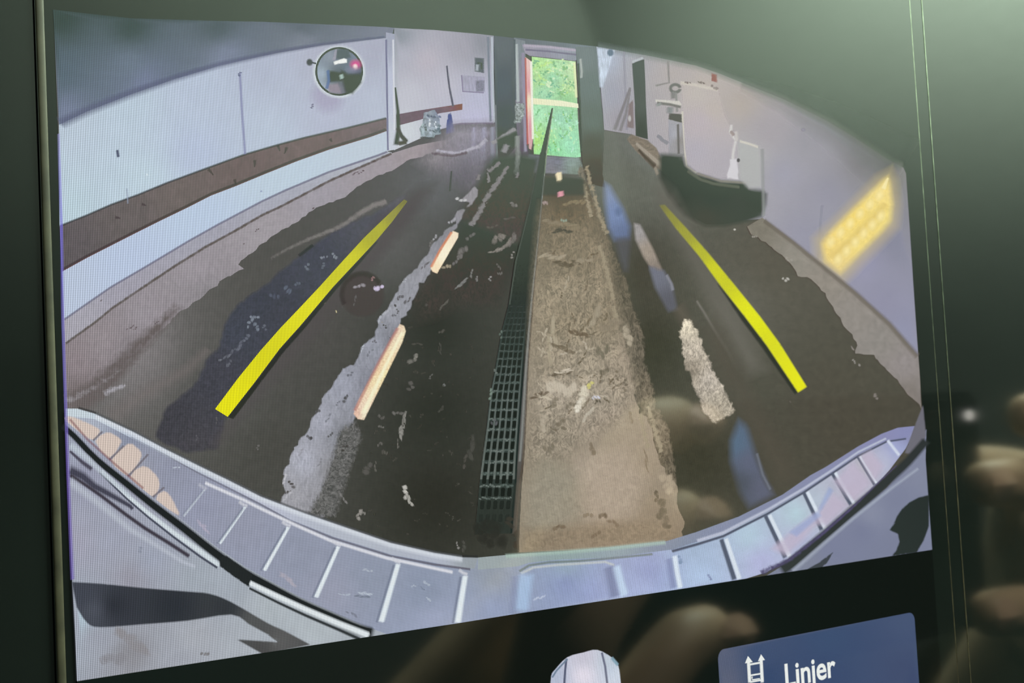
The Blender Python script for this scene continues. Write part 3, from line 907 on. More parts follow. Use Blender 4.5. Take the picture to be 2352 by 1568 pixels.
stroke('column_edge', [(1328, 145), (1332, 240), (1335, 350)], 3, (70, 82, 72), soft=0.5)

# --- right hand wall and what stands along it
WFR = [(1388, 298), (1410, 302), (1450, 308), (1500, 340), (1525, 380), (1580, 470), (1640, 505), (1720, 505), (1754, 502), (1820, 552), (1884, 604), (1965, 670), (2043, 741), (2109, 817)]
poly('grey_wall', TOPARC[9:] + [(2081, 398), (2096, 624), (2109, 817)] + WFR[-2::-1] + [(1384, 250), (1374, 130)],
     [(1390, 140, (178, 188, 204)), (1400, 220, (164, 168, 178)), (1420, 280, (164, 162, 168)), (1470, 160, (170, 172, 176)), (1510, 180, (178, 174, 174)), (1540, 170, (182, 176, 172)), (1620, 200, (188, 180, 172)),
      (1600, 280, (186, 178, 176)), (1620, 340, (178, 174, 180)), (1640, 400, (174, 170, 176)), (1700, 240, (180, 172, 164)), (1760, 300, (168, 164, 168)), (1720, 360, (176, 176, 176)), (1800, 400, (162, 162, 174)),
      (1860, 330, (156, 156, 162)), (1900, 450, (152, 152, 164)), (1980, 380, (140, 140, 142)), (2050, 420, (136, 138, 132)), (1850, 540, (152, 152, 166)), (1980, 600, (150, 150, 172)), (2060, 560, (138, 140, 156)), (2080, 760, (146, 148, 170)), (2030, 700, (146, 146, 166))],
     grid=22, tex=(1.5, 0.03, 0, 2, (1, 1), 2))
stroke('arc_rim', TOPARC[9:], 12, [(1400, 112, (126, 140, 136)), (1600, 150, (128, 140, 128)), (1850, 250, (136, 144, 134)), (2060, 380, (130, 138, 126))], soft=0.7, alpha=0.5)
stroke('arc_shade', [(1700, 190), (1800, 230), (1900, 281), (1960, 318), (2000, 345), (2040, 372), (2074, 392)], (14, 60), (0, 0, 0), soft=0.9, alpha=(0.25, 0.55))
poly('wall_stripe_panel', [(1372, 110), (1412, 116), (1400, 150), (1385, 200), (1378, 200)], (196, 208, 222), feather=5, tex=(14, 0.25, 0.1, 1, (4, 0.3), 3))
blob('round_vent', 1402, 121, 8, 9, (116, 134, 146), soft=0.3, label='round vent in the grey wall')
stroke('wall_corner', [(1433, 118), (1436, 200), (1440, 300)], 4, (150, 152, 160), soft=0.6, alpha=0.6)
poly('locker_panel', [(1452, 146), (1476, 136), (1480, 137), (1484, 240), (1488, 320), (1460, 312), (1458, 240)],
     [(1466, 160, (96, 108, 100)), (1470, 240, (98, 108, 100)), (1474, 300, (86, 96, 86))], grid=8, label='tall dark panel against the grey wall')
stroke('panel_highlight', [(1453, 145), (1456, 140), (1478, 133)], 4, (186, 192, 196), soft=0.5)
stroke('ladder_rail', [(1448, 200), (1430, 250), (1411, 300)], (4, 7), (138, 138, 138), soft=0.4)
stroke('ladder_rail', [(1448, 205), (1438, 260), (1424, 302)], (3, 6), (140, 140, 140), soft=0.4)
poly('hanging_sign', [(1444, 240), (1454, 228), (1456, 295), (1440, 292)], (140, 132, 130), feather=3)
blob('sign_mark', 1446, 272, 4, 8, (190, 190, 188), soft=0.5)
stroke('wall_seam', [(1534, 140), (1537, 190), (1505, 197)], 3.5, (146, 146, 142), soft=0.5)
poly('white_board', [(1566, 188), (1575, 194), (1650, 205), (1660, 250), (1690, 330), (1700, 400), (1640, 412), (1580, 385), (1570, 290)],
     [(1600, 210, (190, 184, 178)), (1610, 280, (186, 178, 182)), (1600, 350, (178, 174, 182)), (1660, 380, (176, 172, 178)), (1640, 250, (188, 180, 174))], feather=5, label='large pale board leaning on the grey wall')
stroke('board_edge', [(1562, 190), (1600, 196), (1650, 207)], 5, (202, 196, 186), soft=0.5)
stroke('board_edge', [(1567, 255), (1571, 340), (1577, 382), (1600, 398)], 3, (206, 202, 190), soft=0.5)
specks('wall_hooks', [(1580, 189, 12, 5, 10, (118, 112, 106)), (1611, 190, 14, 6, 20, (112, 106, 100)), (1640, 200, 16, 10, 10, (132, 126, 120))])
poly('red_tag', [(1634, 168), (1646, 172), (1648, 190), (1634, 186)], (152, 104, 104), feather=2)
ring = [(1551 + 11 * math.cos(t * PI / 8), 203 + 9 * math.sin(t * PI / 8)) for t in range(17)]
stroke('hose_loop', ring, 6, (122, 126, 120), soft=0.3)
stroke('hose_drop', [(1546, 210), (1547, 228)], 9, (136, 138, 134), soft=0.4)
stroke('hose_drop', [(1553, 212), (1555, 258)], 4, (146, 148, 144), soft=0.4)
poly('shelf_board', [(1505, 228), (1560, 232), (1566, 240), (1562, 244), (1520, 236), (1506, 234)], (206, 204, 196), feather=1.5)
stroke('shelf_shadow', [(1508, 236), (1540, 240), (1565, 246)], 5, (126, 128, 122), soft=0.4)
stroke('shelf_bracket', [(1512, 236), (1514, 244)], 9, (148, 154, 150), soft=0.5)
stroke('shelf_bracket', [(1540, 244), (1538, 262)], 11, (140, 146, 144), soft=0.5)
poly('gas_bottle_cap', [(1537, 260), (1566, 262), (1567, 284), (1535, 274)], (98, 102, 94), feather=2)
poly('gas_bottle', [(1535, 274), (1567, 282), (1572, 357), (1536, 356)],
     [(1538, 310, (150, 152, 160)), (1546, 310, (176, 178, 188)), (1552, 310, (188, 190, 196)), (1558, 320, (142, 140, 138)), (1568, 320, (150, 146, 138))], grid=5, label='pale cylinder standing by the grey wall')
stroke('bottle_seam', [(1557, 284), (1559, 354)], 4, (112, 112, 108), soft=0.5)
stroke('wall_cable', [(1508, 310), (1516, 316), (1522, 322), (1536, 330)], 6, (144, 146, 150), soft=0.5, rag=(14, 1, 2, (1, 1)))
poly('pallet', [(1450, 308), (1488, 322), (1508, 340), (1526, 378), (1524, 392), (1500, 384), (1460, 346), (1440, 320)], (136, 130, 116), feather=3, tex=(10, 0.3, 0.6, 4, (0.8, 1.6, 40), 2.5), label='wooden pallet on the floor by the wall')
stroke('pallet_slat', [(1460, 328), (1490, 355), (1524, 384)], (5, 9), (164, 158, 144), soft=0.4)
stroke('pallet_slat', [(1470, 345), (1500, 375), (1512, 402)], (3, 6), (150, 144, 130), soft=0.4)
stroke('pallet_gap', [(1466, 343), (1494, 372), (1506, 384)], (4, 8), (96, 94, 82), soft=0.5)
poly('black_trough', [(1515, 352), (1569, 357), (1576, 379), (1598, 397), (1656, 415), (1717, 419), (1722, 433), (1752, 437), (1761, 445), (1759, 470), (1750, 498), (1717, 509), (1663, 520), (1620, 520), (1572, 495), (1535, 450), (1515, 410)],
     [(1540, 375, (72, 80, 70)), (1560, 430, (66, 76, 66)), (1640, 450, (66, 77, 68)), (1700, 430, (72, 80, 72)), (1740, 460, (68, 78, 68)), (1620, 505, (74, 78, 68))], feather=12, label='long black trough on the floor by the grey wall')
stroke('trough_rim', [(1578, 392), (1610, 412), (1640, 422), (1700, 430)], 5, (106, 112, 98), soft=0.5, alpha=0.8)
stroke('trough_lip', [(1600, 398), (1656, 416), (1716, 420)], 3, (140, 138, 122), soft=0.6, alpha=0.7)
stroke('hanging_rope', [(1680, 285), (1678, 305), (1690, 322), (1684, 350), (1682, 380)], 5, (206, 204, 202), soft=0.5, alpha=0.9)
stroke('hanging_rope', [(1690, 300), (1693, 325)], 5, (200, 196, 192), soft=0.6, alpha=0.8)
stroke('rope_shadow', [(1677, 300), (1686, 312)], 5, (150, 136, 130), soft=0.6, alpha=0.8)
poly('white_rag', jag([(1676, 366), (1692, 364), (1697, 412), (1670, 410)], 2, 8), (210, 208, 212), feather=3)
poly('wall_patch', [(1696, 322), (1745, 338), (1750, 430), (1720, 432), (1698, 410)], (178, 180, 178), feather=8, alpha=0.8)
stroke('patch_edge', [(1698, 324), (1720, 330), (1742, 338)], 4, (206, 202, 192), soft=0.5)
blob('dark_knob', 1696, 368, 4, 5, (92, 90, 92), soft=0.3)
stroke('wall_joint', [(1751, 340), (1753, 440), (1754, 498)], 5, (146, 150, 148), soft=0.6, alpha=0.7)
stroke('wall_joint', [(1888, 470), (1882, 540), (1879, 596)], 4, (142, 144, 156), soft=0.6, alpha=0.7)
blob('wall_mark', 1845, 298, 5, 4, (148, 148, 158), soft=0.6)
poly('yellow_lamp_glow', [(2050, 388), (2062, 470), (2058, 520), (1935, 648), (1880, 612), (1872, 548), (1910, 515), (2015, 410)], (200, 184, 136), feather=34, alpha=0.7)
poly('yellow_lamp_reflection', [(2040, 404), (2044, 430), (2049, 470), (2045, 506), (2025, 531), (1975, 580), (1930, 628), (1912, 612), (1896, 600), (1888, 560), (1906, 535), (1960, 480), (2022, 421)],
     [(1905, 560, (238, 212, 128)), (1960, 500, (240, 214, 120)), (2025, 440, (242, 220, 140)), (1930, 610, (232, 210, 140)), (2030, 500, (236, 216, 132)), (1970, 560, (240, 218, 132))], feather=16, tex=(9, 0.06, 1.0, 3, (1, 1), 3),
     label='yellow reflection of the strip light on the grey wall')
stroke('lamp_band', [(1905, 592), (1950, 556), (2000, 506), (2036, 466)], 8, (220, 194, 116), soft=1.2, alpha=0.6)
for k in range(6):
    t = k / 5
    blob('lamp_spot', 1908 + 112 * t, 556 - 108 * t, 14, 10, (250, 234, 168), soft=0.9, rot=-70, alpha=0.85)
    blob('lamp_spot', 1925 + 98 * t, 596 - 100 * t, 14, 10, (250, 234, 168), soft=0.9, rot=-70, alpha=0.85)
stroke('lamp_tip', [(2028, 436), (2034, 422), (2040, 408)], (9, 3), (246, 232, 172), soft=0.4)

# --- right floor
DRYR = [(1725, 538), (1772, 567), (1815, 604), (1833, 633), (1862, 640), (1899, 683), (1917, 712), (1935, 741), (1967, 785), (1964, 812), (2007, 814), (2036, 850), (2062, 872), (2090, 910), (2116, 938)]
poly('dry_floor', [(1750, 500), (1754, 502)] + WFR[9:] + [(2112, 850)] + [(2116, 938)] + jag(DRYR[::-1], 3.5, 9, False) + [(1725, 538), (1716, 520)],
     [(1750, 520, (128, 124, 112)), (1830, 585, (146, 142, 132)), (1900, 640, (146, 140, 130)), (1960, 720, (146, 141, 134)), (2020, 780, (142, 138, 132)), (2080, 840, (146, 140, 138)), (2090, 900, (130, 124, 118))],
     grid=16, tex=(6, 0.12, 0.6, 5, (1, 1), 2.2))
stroke('wall_foot', [(p[0], p[1] + 3) for p in WFR[8:]], (7, 9), (108, 102, 92), soft=0.6, alpha=0.75)
specks('floor_flecks', [(1688, 527, 7, 6, 0, (206, 204, 194)), (1804, 642, 16, 9, 10, (190, 188, 180)), (1812, 596, 14, 7, 30, (156, 152, 142)), (1733, 543, 12, 5, 20, (160, 156, 146)), (2011, 910, 14, 9, 60, (136, 130, 124)),
                        (1962, 830, 10, 6, 70, (150, 146, 140)), (1974, 838, 8, 6, 70, (150, 146, 140)), (1958, 800, 12, 5, 60, (140, 134, 128)), (1815, 922, 8, 3, 60, (110, 104, 96))])
poly('floor_sheen', [(1500, 400), (1540, 440), (1640, 640), (1760, 850), (1720, 860), (1620, 660), (1520, 470)], (112, 110, 101), feather=44, alpha=0.7)
stroke('floor_gloss_line', [(1600, 690), (1616, 715), (1668, 800), (1696, 846)], (3, 5), (136, 132, 124), soft=0.9, alpha=(0.6, 0.0))
poly('floor_tint', [(1600, 690), (1660, 760), (1720, 900), (1790, 1010), (1840, 1100), (1790, 1130), (1720, 980), (1640, 830)], (88, 84, 73), feather=50, alpha=0.7)
poly('blue_reflection', [(1389, 418), (1400, 428), (1430, 480), (1446, 520), (1444, 548), (1412, 552), (1398, 522), (1390, 460)], [(1396, 440, (136, 150, 176)), (1415, 490, (122, 140, 176)), (1430, 535, (106, 120, 150))], feather=16)
blob('reflection_core', 1420, 486, 9, 12, (96, 112, 140), soft=0.8, alpha=0.7)
poly('grey_reflection', [(1412, 545), (1448, 545), (1440, 640), (1425, 600)], (92, 94, 98), feather=14, alpha=0.7)
poly('pale_reflection', [(1456, 512), (1470, 516), (1500, 572), (1522, 622), (1505, 630), (1478, 590), (1460, 550)], [(1466, 530, (162, 160, 158)), (1490, 580, (162, 152, 138)), (1508, 620, (136, 128, 118))], feather=7, tex=(9, 0.15, 0.5, 4, (1, 1), 2))
poly('grey_reflection', [(1490, 610), (1525, 622), (1545, 660), (1556, 710), (1535, 716), (1505, 660)], [(1505, 630, (118, 122, 132)), (1540, 700, (98, 100, 106))], feather=10)
stroke('reflection_edge', [(1530, 630), (1542, 652), (1546, 668)], 5, (146, 148, 158), soft=0.6, alpha=0.7)
stroke('reflection_fade', [(1555, 700), (1575, 735), (1590, 760)], 16, (104, 98, 86), soft=0.9, alpha=0.6)
poly('glitter_reflection', jag([(1576, 722), (1590, 742), (1604, 762), (1640, 858), (1672, 908), (1690, 940), (1672, 956), (1644, 972), (1616, 948), (1594, 890), (1572, 830), (1562, 770), (1568, 740)], 4, 8),
     [(1580, 750, (214, 204, 182)), (1600, 800, (190, 180, 164)), (1630, 870, (188, 179, 166)), (1660, 930, (166, 158, 142)), (1590, 850, (150, 141, 126))], feather=10, tex=(8, 0.42, 0.8, 2, (1.5, 0.8, -25), -10.0),
     rag=(12, 1.2, 2.0, (1, 1)), label='glittering reflection of a lamp in the wet floor')
poly('blue_reflection', [(1700, 960), (1716, 985), (1736, 1050), (1760, 1108), (1778, 1136), (1720, 1166), (1700, 1130), (1680, 1060), (1680, 1012), (1690, 985)],
     [(1690, 1020, (92, 112, 132)), (1720, 1060, (98, 104, 122)), (1750, 1120, (98, 102, 118)), (1700, 1110, (82, 88, 96))], feather=20)
stroke('reflection_edge', [(1738, 1040), (1752, 1090), (1770, 1125)], 4, (120, 126, 138), soft=0.7, alpha=0.6)

# --- dark bluish puddle at the left
poly('blue_puddle', jag([(940, 440), (860, 490), (800, 512), (745, 545), (717, 565), (690, 585), (666, 607), (640, 625), (615, 651), (580, 672), (551, 694), (528, 722), (516, 745), (505, 794), (472, 828), (454, 873),
                         (410, 915), (383, 935), (368, 970), (357, 1003), (375, 1018), (430, 1040), (500, 1030), (520, 960), (640, 800), (760, 650), (880, 520)], 2.2, 9),
     [(930, 450, (100, 102, 108)), (850, 510, (84, 87, 94)), (720, 590, (73, 77, 86)), (600, 700, (67, 71, 80)), (540, 760, (69, 73, 83)), (500, 850, (69, 70, 78)), (400, 960, (66, 66, 72)), (640, 720, (68, 71, 79)), (450, 1020, (72, 71, 76))],
     feather=8, tex=(10, 0.22, 0.8, 5, (1, 1), 2.4))
poly('puddle_fade', [(870, 500), (960, 430), (1010, 420), (900, 560), (700, 800), (560, 960), (500, 1030), (480, 1030), (640, 790)], (84, 80, 80), feather=26, alpha=0.6)
stroke('floor_streak', [(620, 594), (664, 570), (704, 551), (781, 521), (820, 494), (857, 472), (890, 462)], (5, 9), (130, 126, 124), soft=0.7, alpha=(0.4, 0.9), rag=(10, 0.8, 1.6, (1, 1)))
stroke('puddle_lip', [(686, 588), (704, 574), (720, 562)], 5, (58, 58, 62), soft=0.5)
specks('water_glints', [(745, 590, 14, 7, 0, (129, 135, 146)), (768, 588, 14, 10, 30, (137, 144, 153)), (704, 612, 9, 16, 10, (111, 118, 129)), (742, 610, 8, 12, 0, (103, 110, 120)), (662, 665, 16, 14, 20, (96, 104, 118)), (682, 650, 14, 10, -30, (96, 103, 115)),
                        (630, 680, 20, 12, 20, (86, 92, 106)), (574, 742, 9, 26, 20, (129, 137, 149)), (585, 728, 18, 8, 20, (134, 142, 154)), (590, 750, 16, 10, 40, (120, 129, 141)), (608, 752, 10, 12, 0, (103, 108, 118)),
                        (566, 776, 10, 18, 20, (106, 111, 123)), (550, 792, 22, 9, -55, (103, 106, 118)), (535, 806, 16, 8, -50, (99, 103, 113)), (516, 822, 26, 7, -20, (108, 111, 120)), (526, 834, 8, 16, 20, (103, 106, 115)), (452, 1005, 5, 12, 0, (94, 94, 99)), (497, 965, 6, 14, 0, (89, 89, 91)),
                        (592, 1028, 7, 10, 0, (110, 108, 106))])

# --- pale wet strip with lamp reflections, left of the grate
STRIP_L = [(1090, 428), (1062, 456), (1078, 466), (1066, 478), (1046, 492), (1034, 506), (1048, 512), (1022, 528), (1010, 545), (996, 556), (986, 576), (968, 598), (946, 626), (928, 641), (915, 668), (903, 686), (893, 705), (880, 722),
           (866, 736), (868, 752), (856, 776), (830, 797), (824, 818), (812, 838), (788, 846), (774, 868), (746, 906), (738, 926), (724, 952), (712, 980), (700, 1000), (686, 1012), (670, 1042), (665, 1064), (653, 1078), (651, 1110), (656, 1128), (646, 1150), (642, 1168)]
STRIP_R = [(700, 1186), (740, 1190), (770, 1140), (786, 1090), (800, 1050), (806, 1010), (812, 966), (850, 890), (885, 820), (914, 762), (934, 718), (946, 692), (962, 660), (988, 622), (1004, 584), (1030, 545), (1050, 520), (1064, 492), (1092, 458), (1104, 430)]
poly('mud_band', [(940, 690), (1000, 600), (1060, 500), (1110, 430), (1190, 400), (1215, 420), (1180, 600), (1140, 700), (1050, 700), (960, 740)], (66, 64, 58), feather=40, tex=(5, 0.6, 0.9, 2, (1.4, 0.8, 20), -11.0), alpha=0.85)
poly('mud_band', [(1130, 360), (1190, 352), (1240, 360), (1225, 440), (1195, 560), (1110, 520), (1060, 500), (1090, 430)], (80, 78, 72), feather=20, tex=(6, 0.6, 0.9, 2, (1.4, 0.8, 30), -11.0))
poly('pale_wet_strip', jag(STRIP_L, 3, 8, False) + jag(STRIP_R, 5, 9, False),
     [(1080, 450, (150, 148, 152)), (1030, 530, (138, 138, 144)), (960, 620, (150, 151, 158)), (900, 710, (156, 158, 166)), (860, 790, (152, 155, 166)), (790, 880, (160, 163, 176)), (740, 970, (166, 168, 180)), (700, 1060, (174, 176, 188)), (670, 1140, (160, 160, 166)),
      (760, 1080, (140, 140, 144)), (790, 1000, (124, 126, 132)), (840, 880, (134, 136, 146)), (720, 1150, (150, 150, 156)), (900, 780, (128, 130, 138))], feather=5, grid=9, rag=(12, 0.5, 1.5, (1, 1)),
     tex=(9, 0.16, 1.0, 5, (1.6, 0.7, 30), 2.6), label='pale wet strip along the floor')
poly('strip_fringe', [(780, 990), (816, 966), (830, 1000), (810, 1060), (790, 1120), (770, 1185), (700, 1190), (730, 1140), (755, 1080)], (100, 100, 98), feather=18, tex=(12, 0.5, 1.2, 4, (1, 1), 3.2), rag=(12, 1.1, 1.6, (1.6, 0.8, 20)))
specks('strip_pits', [(795, 915, 18, 9, -60, (72, 72, 70)), (805, 860, 16, 7, -30, (96, 98, 104)), (710, 1005, 14, 10, 30, (58, 56, 54)), (760, 998, 14, 7, -50, (86, 86, 86)), (730, 945, 10, 7, 0, (90, 90, 92)), (670, 1112, 20, 10, 30, (70, 66, 62)), (662, 1130, 14, 8, -20, (66, 62, 58)), (790, 1027, 18, 9, -40, (66, 64, 60)),
                      (918, 682, 14, 10, -20, (84, 82, 82)), (936, 690, 20, 7, -40, (88, 86, 86)), (905, 722, 10, 7, 0, (90, 90, 92)), (860, 785, 10, 7, 0, (98, 98, 102)), (775, 925, 12, 6, -50, (110, 112, 120)), (990, 560, 14, 8, -40, (110, 108, 106)), (975, 610, 24, 6, -50, (96, 94, 94)), (850, 810, 20, 6, -55, (118, 120, 128)),
                      (755, 960, 22, 5, -60, (120, 122, 130)), (735, 1060, 20, 6, -60, (130, 130, 136)), (690, 1040, 18, 5, -60, (150, 150, 158))])
specks('strip_edge_flecks', [(1060, 458, 22, 8, 0, (196, 196, 198)), (1038, 508, 20, 7, -30, (170, 170, 176)), (876, 728, 28, 6, -55, (180, 184, 192)), (890, 712, 20, 6, -50, (176, 178, 186)), (655, 1100, 8, 24, 10, (190, 190, 196)), (660, 1140, 26, 7, -60, (180, 180, 186)),
                             (930, 645, 12, 6, -50, (170, 172, 180)), (1000, 545, 14, 6, -60, (168, 168, 172)), (832, 800, 18, 5, -60, (178, 182, 192))])
for pts, wdt in (([(1150, 405), (1120, 450), (1100, 490), (1080, 520)], 7), ([(1168, 380), (1140, 425), (1128, 440)], 6), ([(1120, 395), (1124, 420)], 4), ([(1100, 400), (1098, 415)], 5), ([(1150, 372), (1120, 395)], 6), ([(1190, 395), (1186, 410)], 4)):
    stroke('mud_track', pts, (wdt * 0.7, wdt * 1.2), (134, 132, 132), soft=0.9, alpha=0.85, rag=(12, 1.6, 2.4, (1, 1)))
stroke('water_channel', [(1186, 295), (1160, 312), (1128, 330)], (10, 6), (150, 150, 152), soft=0.5, alpha=0.9, rag=(14, 0.8, 1.6, (1, 1)))
poly('dark_floor_patch', [(1140, 320), (1186, 300), (1192, 330), (1150, 352)], (78, 74, 72), feather=5)
stroke('jamb_reflection', [(1188, 310), (1190, 360), (1186, 405)], 8, (146, 152, 148), soft=0.6, alpha=(0.9, 0.3), rag=(16, 0.6, 1.4, (2, 0.6)))
stroke('jamb_reflection', [(1166, 330), (1155, 352)], 9, (146, 146, 148), soft=0.6, alpha=0.9, rag=(14, 0.8, 1.6, (1, 1)))
specks('wet_flecks', [(1145, 545, 30, 18, -30, (134, 128, 122)), (1160, 565, 40, 8, -40, (150, 142, 136)), (1178, 550, 12, 30, 20, (120, 116, 112)), (1140, 575, 30, 6, -20, (140, 134, 128)), (1177, 585, 8, 14, 0, (150, 144, 140)), (1180, 470, 18, 9, 30, (130, 128, 124)), (1060, 580, 14, 30, 30, (124, 120, 118)),
                      (1046, 600, 10, 22, 30, (122, 118, 118)), (1082, 545, 20, 10, -40, (118, 116, 114)), (1026, 612, 20, 10, 0, (160, 150, 130)), (1060, 650, 34, 6, -40, (130, 130, 128)), (1083, 628, 5, 18, 15, (130, 128, 126)), (1096, 640, 6, 12, 0, (130, 126, 126)), (1125, 640, 8, 10, 0, (150, 146, 146)),
                      (1148, 625, 10, 10, 0, (110, 106, 104)), (1145, 612, 16, 6, 60, (108, 104, 100)), (1130, 520, 26, 7, 0, (100, 96, 90)), (1170, 500, 26, 6, -20, (100, 96, 92)), (950, 823, 26, 12, -30, (122, 120, 114)), (955, 818, 8, 14, 10, (140, 138, 130)), (990, 865, 6, 14, 20, (100, 100, 96)), (945, 888, 12, 18, 20, (96, 94, 90)),
                      (1020, 884, 8, 8, 0, (120, 122, 120)), (928, 966, 7, 50, 12, (142, 140, 134)), (922, 990, 10, 30, 10, (150, 148, 142)), (913, 950, 24, 10, 10, (110, 108, 104)), (876, 958, 12, 10, 0, (100, 98, 94)), (876, 980, 12, 8, 0, (112, 110, 106)), (872, 1020, 10, 10, 0, (100, 98, 94)), (914, 1018, 5, 20, 0, (104, 102, 96)), (884, 1040, 14, 12, 0, (88, 86, 80)),
                      (846, 1075, 16, 26, 10, (92, 90, 86)), (862, 1070, 6, 20, 0, (100, 98, 92)), (930, 1130, 12, 26, -20, (206, 204, 196)), (940, 1150, 7, 30, -25, (176, 174, 166)), (826, 1183, 10, 24, 20, (160, 156, 150)), (834, 1178, 14, 8, 20, (130, 128, 122)), (788, 1146, 7, 24, -40, (130, 128, 126)), (1050, 1252, 6, 14, -20, (140, 138, 134)), (1020, 700, 30, 5, -40, (96, 94, 88)),
                      (1015, 762, 16, 7, -30, (88, 86, 80)), (1012, 800, 5, 24, 0, (80, 80, 74)), (1014, 940, 20, 8, -50, (74, 74, 68)), (1082, 1030, 10, 50, 8, (76, 76, 70)), (1070, 1060, 8, 26, 8, (80, 78, 72)), (960, 790, 20, 5, -10, (84, 82, 76)), (980, 700, 8, 8, 0, (86, 84, 80))])
specks('rough_flecks', [(random.uniform(840, 1120), random.uniform(700, 1240), random.uniform(4, 12), random.uniform(3, 7), random.uniform(0, 180), random.choice([(66, 65, 58), (72, 71, 64), (60, 60, 52)])) for _ in range(90)])
poly('strip_light_reflection', [(918, 744), (928, 748), (932, 760), (924, 786), (836, 964), (822, 962), (812, 950), (822, 922)],
     [(916, 762, (226, 196, 176)), (870, 850, (232, 196, 164)), (822, 948, (218, 176, 158)), (926, 768, (246, 236, 196)), (880, 860, (250, 236, 184)), (836, 950, (250, 240, 210))], feather=3, grid=5, tex=(24, 0.16, 0.4, 3, (1, 1), 3),
     label='long reflection of a strip light in the wet floor')
stroke('strip_light_core', [(924, 762), (880, 852), (834, 950)], (4, 6), (255, 246, 208), soft=0.6, alpha=0.85)
stroke('strip_light_edge', [(914, 752), (868, 836), (814, 944)], 5, (176, 120, 112), soft=0.6, alpha=0.7)
poly('strip_light_reflection', [(1040, 530), (1053, 535), (1052, 545), (1004, 628), (994, 624), (989, 616), (1012, 576)], [(1040, 545, (246, 226, 200)), (1000, 615, (250, 224, 190)), (1020, 585, (255, 242, 214))], feather=2.5, grid=5,
     label='short reflection of a strip light in the wet floor')
stroke('strip_light_edge', [(1038, 532), (1012, 572), (990, 614)], 4, (220, 142, 104), soft=0.6, alpha=0.8)
# dark round reflection of the mirror in the floor
ring = [(832 + 50 * math.cos(t * PI / 16), 676 + 51 * math.sin(t * PI / 16)) for t in range(32)]
poly('mirror_reflection', ring, (74, 69, 66), feather=9, alpha=0.8, label='reflection of the round mirror in the wet floor')
stroke('mirror_reflection_rim', [(832 + 47 * math.cos(t * PI / 12), 676 + 48 * math.sin(t * PI / 12)) for t in range(10, 23)], 7, (58, 54, 52), soft=0.7, alpha=0.7)
specks('mirror_glints', [(824, 655, 24, 8, -8, (150, 146, 152)), (868, 659, 20, 14, 10, (220, 208, 236)), (856, 640, 8, 10, 30, (150, 120, 120)), (815, 690, 5, 20, 10, (100, 98, 98)), (772, 715, 4, 8, -20, (200, 190, 150)), (746, 690, 6, 14, 20, (124, 118, 108)), (878, 740, 4, 4, 0, (150, 146, 140))])

# --- drain grate
def lerp(tab, y):
    for (ya, xa), (yb, xb) in zip(tab, tab[1:]):
        if ya <= y <= yb:
            return xa + (xb - xa) * (y - ya) / (yb - ya)
    return tab[0][1] if y < tab[0][0] else tab[-1][1]


GL = [(248, 1267), (350, 1242), (447, 1222), (528, 1204), (605, 1184), (694, 1172), (764, 1154), (843, 1141), (904, 1129), (980, 1121), (1044, 1112), (1100, 1105), (1150, 1101), (1240, 1092)]
GR = [(248, 1270), (350, 1254), (452, 1244), (554, 1233), (656, 1222), (725, 1214), (850, 1203), (980, 1193), (1050, 1188), (1100, 1186), (1216, 1176), (1240, 1174)]
GO = [(248, 1271), (350, 1257), (452, 1247), (554, 1238), (656, 1227), (725, 1221), (853, 1212), (955, 1208), (1032, 1204), (1100, 1194), (1216, 1184), (1260, 1180)]
ys = [248, 300, 350, 400, 450, 500, 550, 600, 650, 700, 760, 820, 880, 940, 1000, 1060, 1120, 1180, 1225]
poly('drain_grate', [(lerp(GL, y) - (0 if y < 500 else 3), y) for y in ys] + [(lerp(GR, y), y) for y in ys[::-1]],
     [(1268, 260, (64, 82, 62)), (1250, 330, (72, 78, 66)), (1240, 400, (60, 68, 62)), (1225, 480, (48, 56, 50)), (1205, 600, (46, 54, 49)), (1190, 700, (48, 57, 52)), (1175, 800, (52, 62, 57)), (1160, 920, (54, 64, 60)), (1150, 1050, (56, 66, 62)), (1140, 1200, (48, 54, 48))],
     grid=14, tex=(10, 0.15, 0.4, 4, (2, 0.7), 2.4), label='long metal drain grate in the floor')
poly('grate_rail', [(lerp(GR, y), y) for y in ys] + [(lerp(GO, y), y) for y in ys[::-1]],
     [(1256, 350, (146, 160, 136)), (1246, 440, (110, 122, 112)), (1236, 550, (84, 92, 86)), (1222, 700, (84, 86, 84)), (1208, 850, (96, 96, 96)), (1198, 1000, (92, 90, 88)), (1188, 1150, (76, 72, 64))], grid=12)
stroke('rail_line', [(lerp(GR, y) - 1, y) for y in ys[2:]], (2.5, 4), (34, 44, 40), soft=0.4)
stroke('rail_line', [(lerp(GO, y) + 1, y) for y in ys[4:]], (2, 4), (84, 76, 66), soft=0.5)
stroke('rail_shine', [((lerp(GO, y) + lerp(GR, y)) / 2, y) for y in ys[3:16]], (1.5, 3.5), (136, 140, 136), soft=0.6, alpha=0.8)
stroke('grate_edge', [(lerp(GL, y), y) for y in ys[2:10]], (2, 2), (84, 92, 84), soft=0.5, alpha=0.8)
holes, bars = [], []
y = 610.0
rows = []
while y < 1212:
    rows.append(y)
    y += 9.5 + (y - 610) * 0.0385
hv, hf, hc = [], [], []
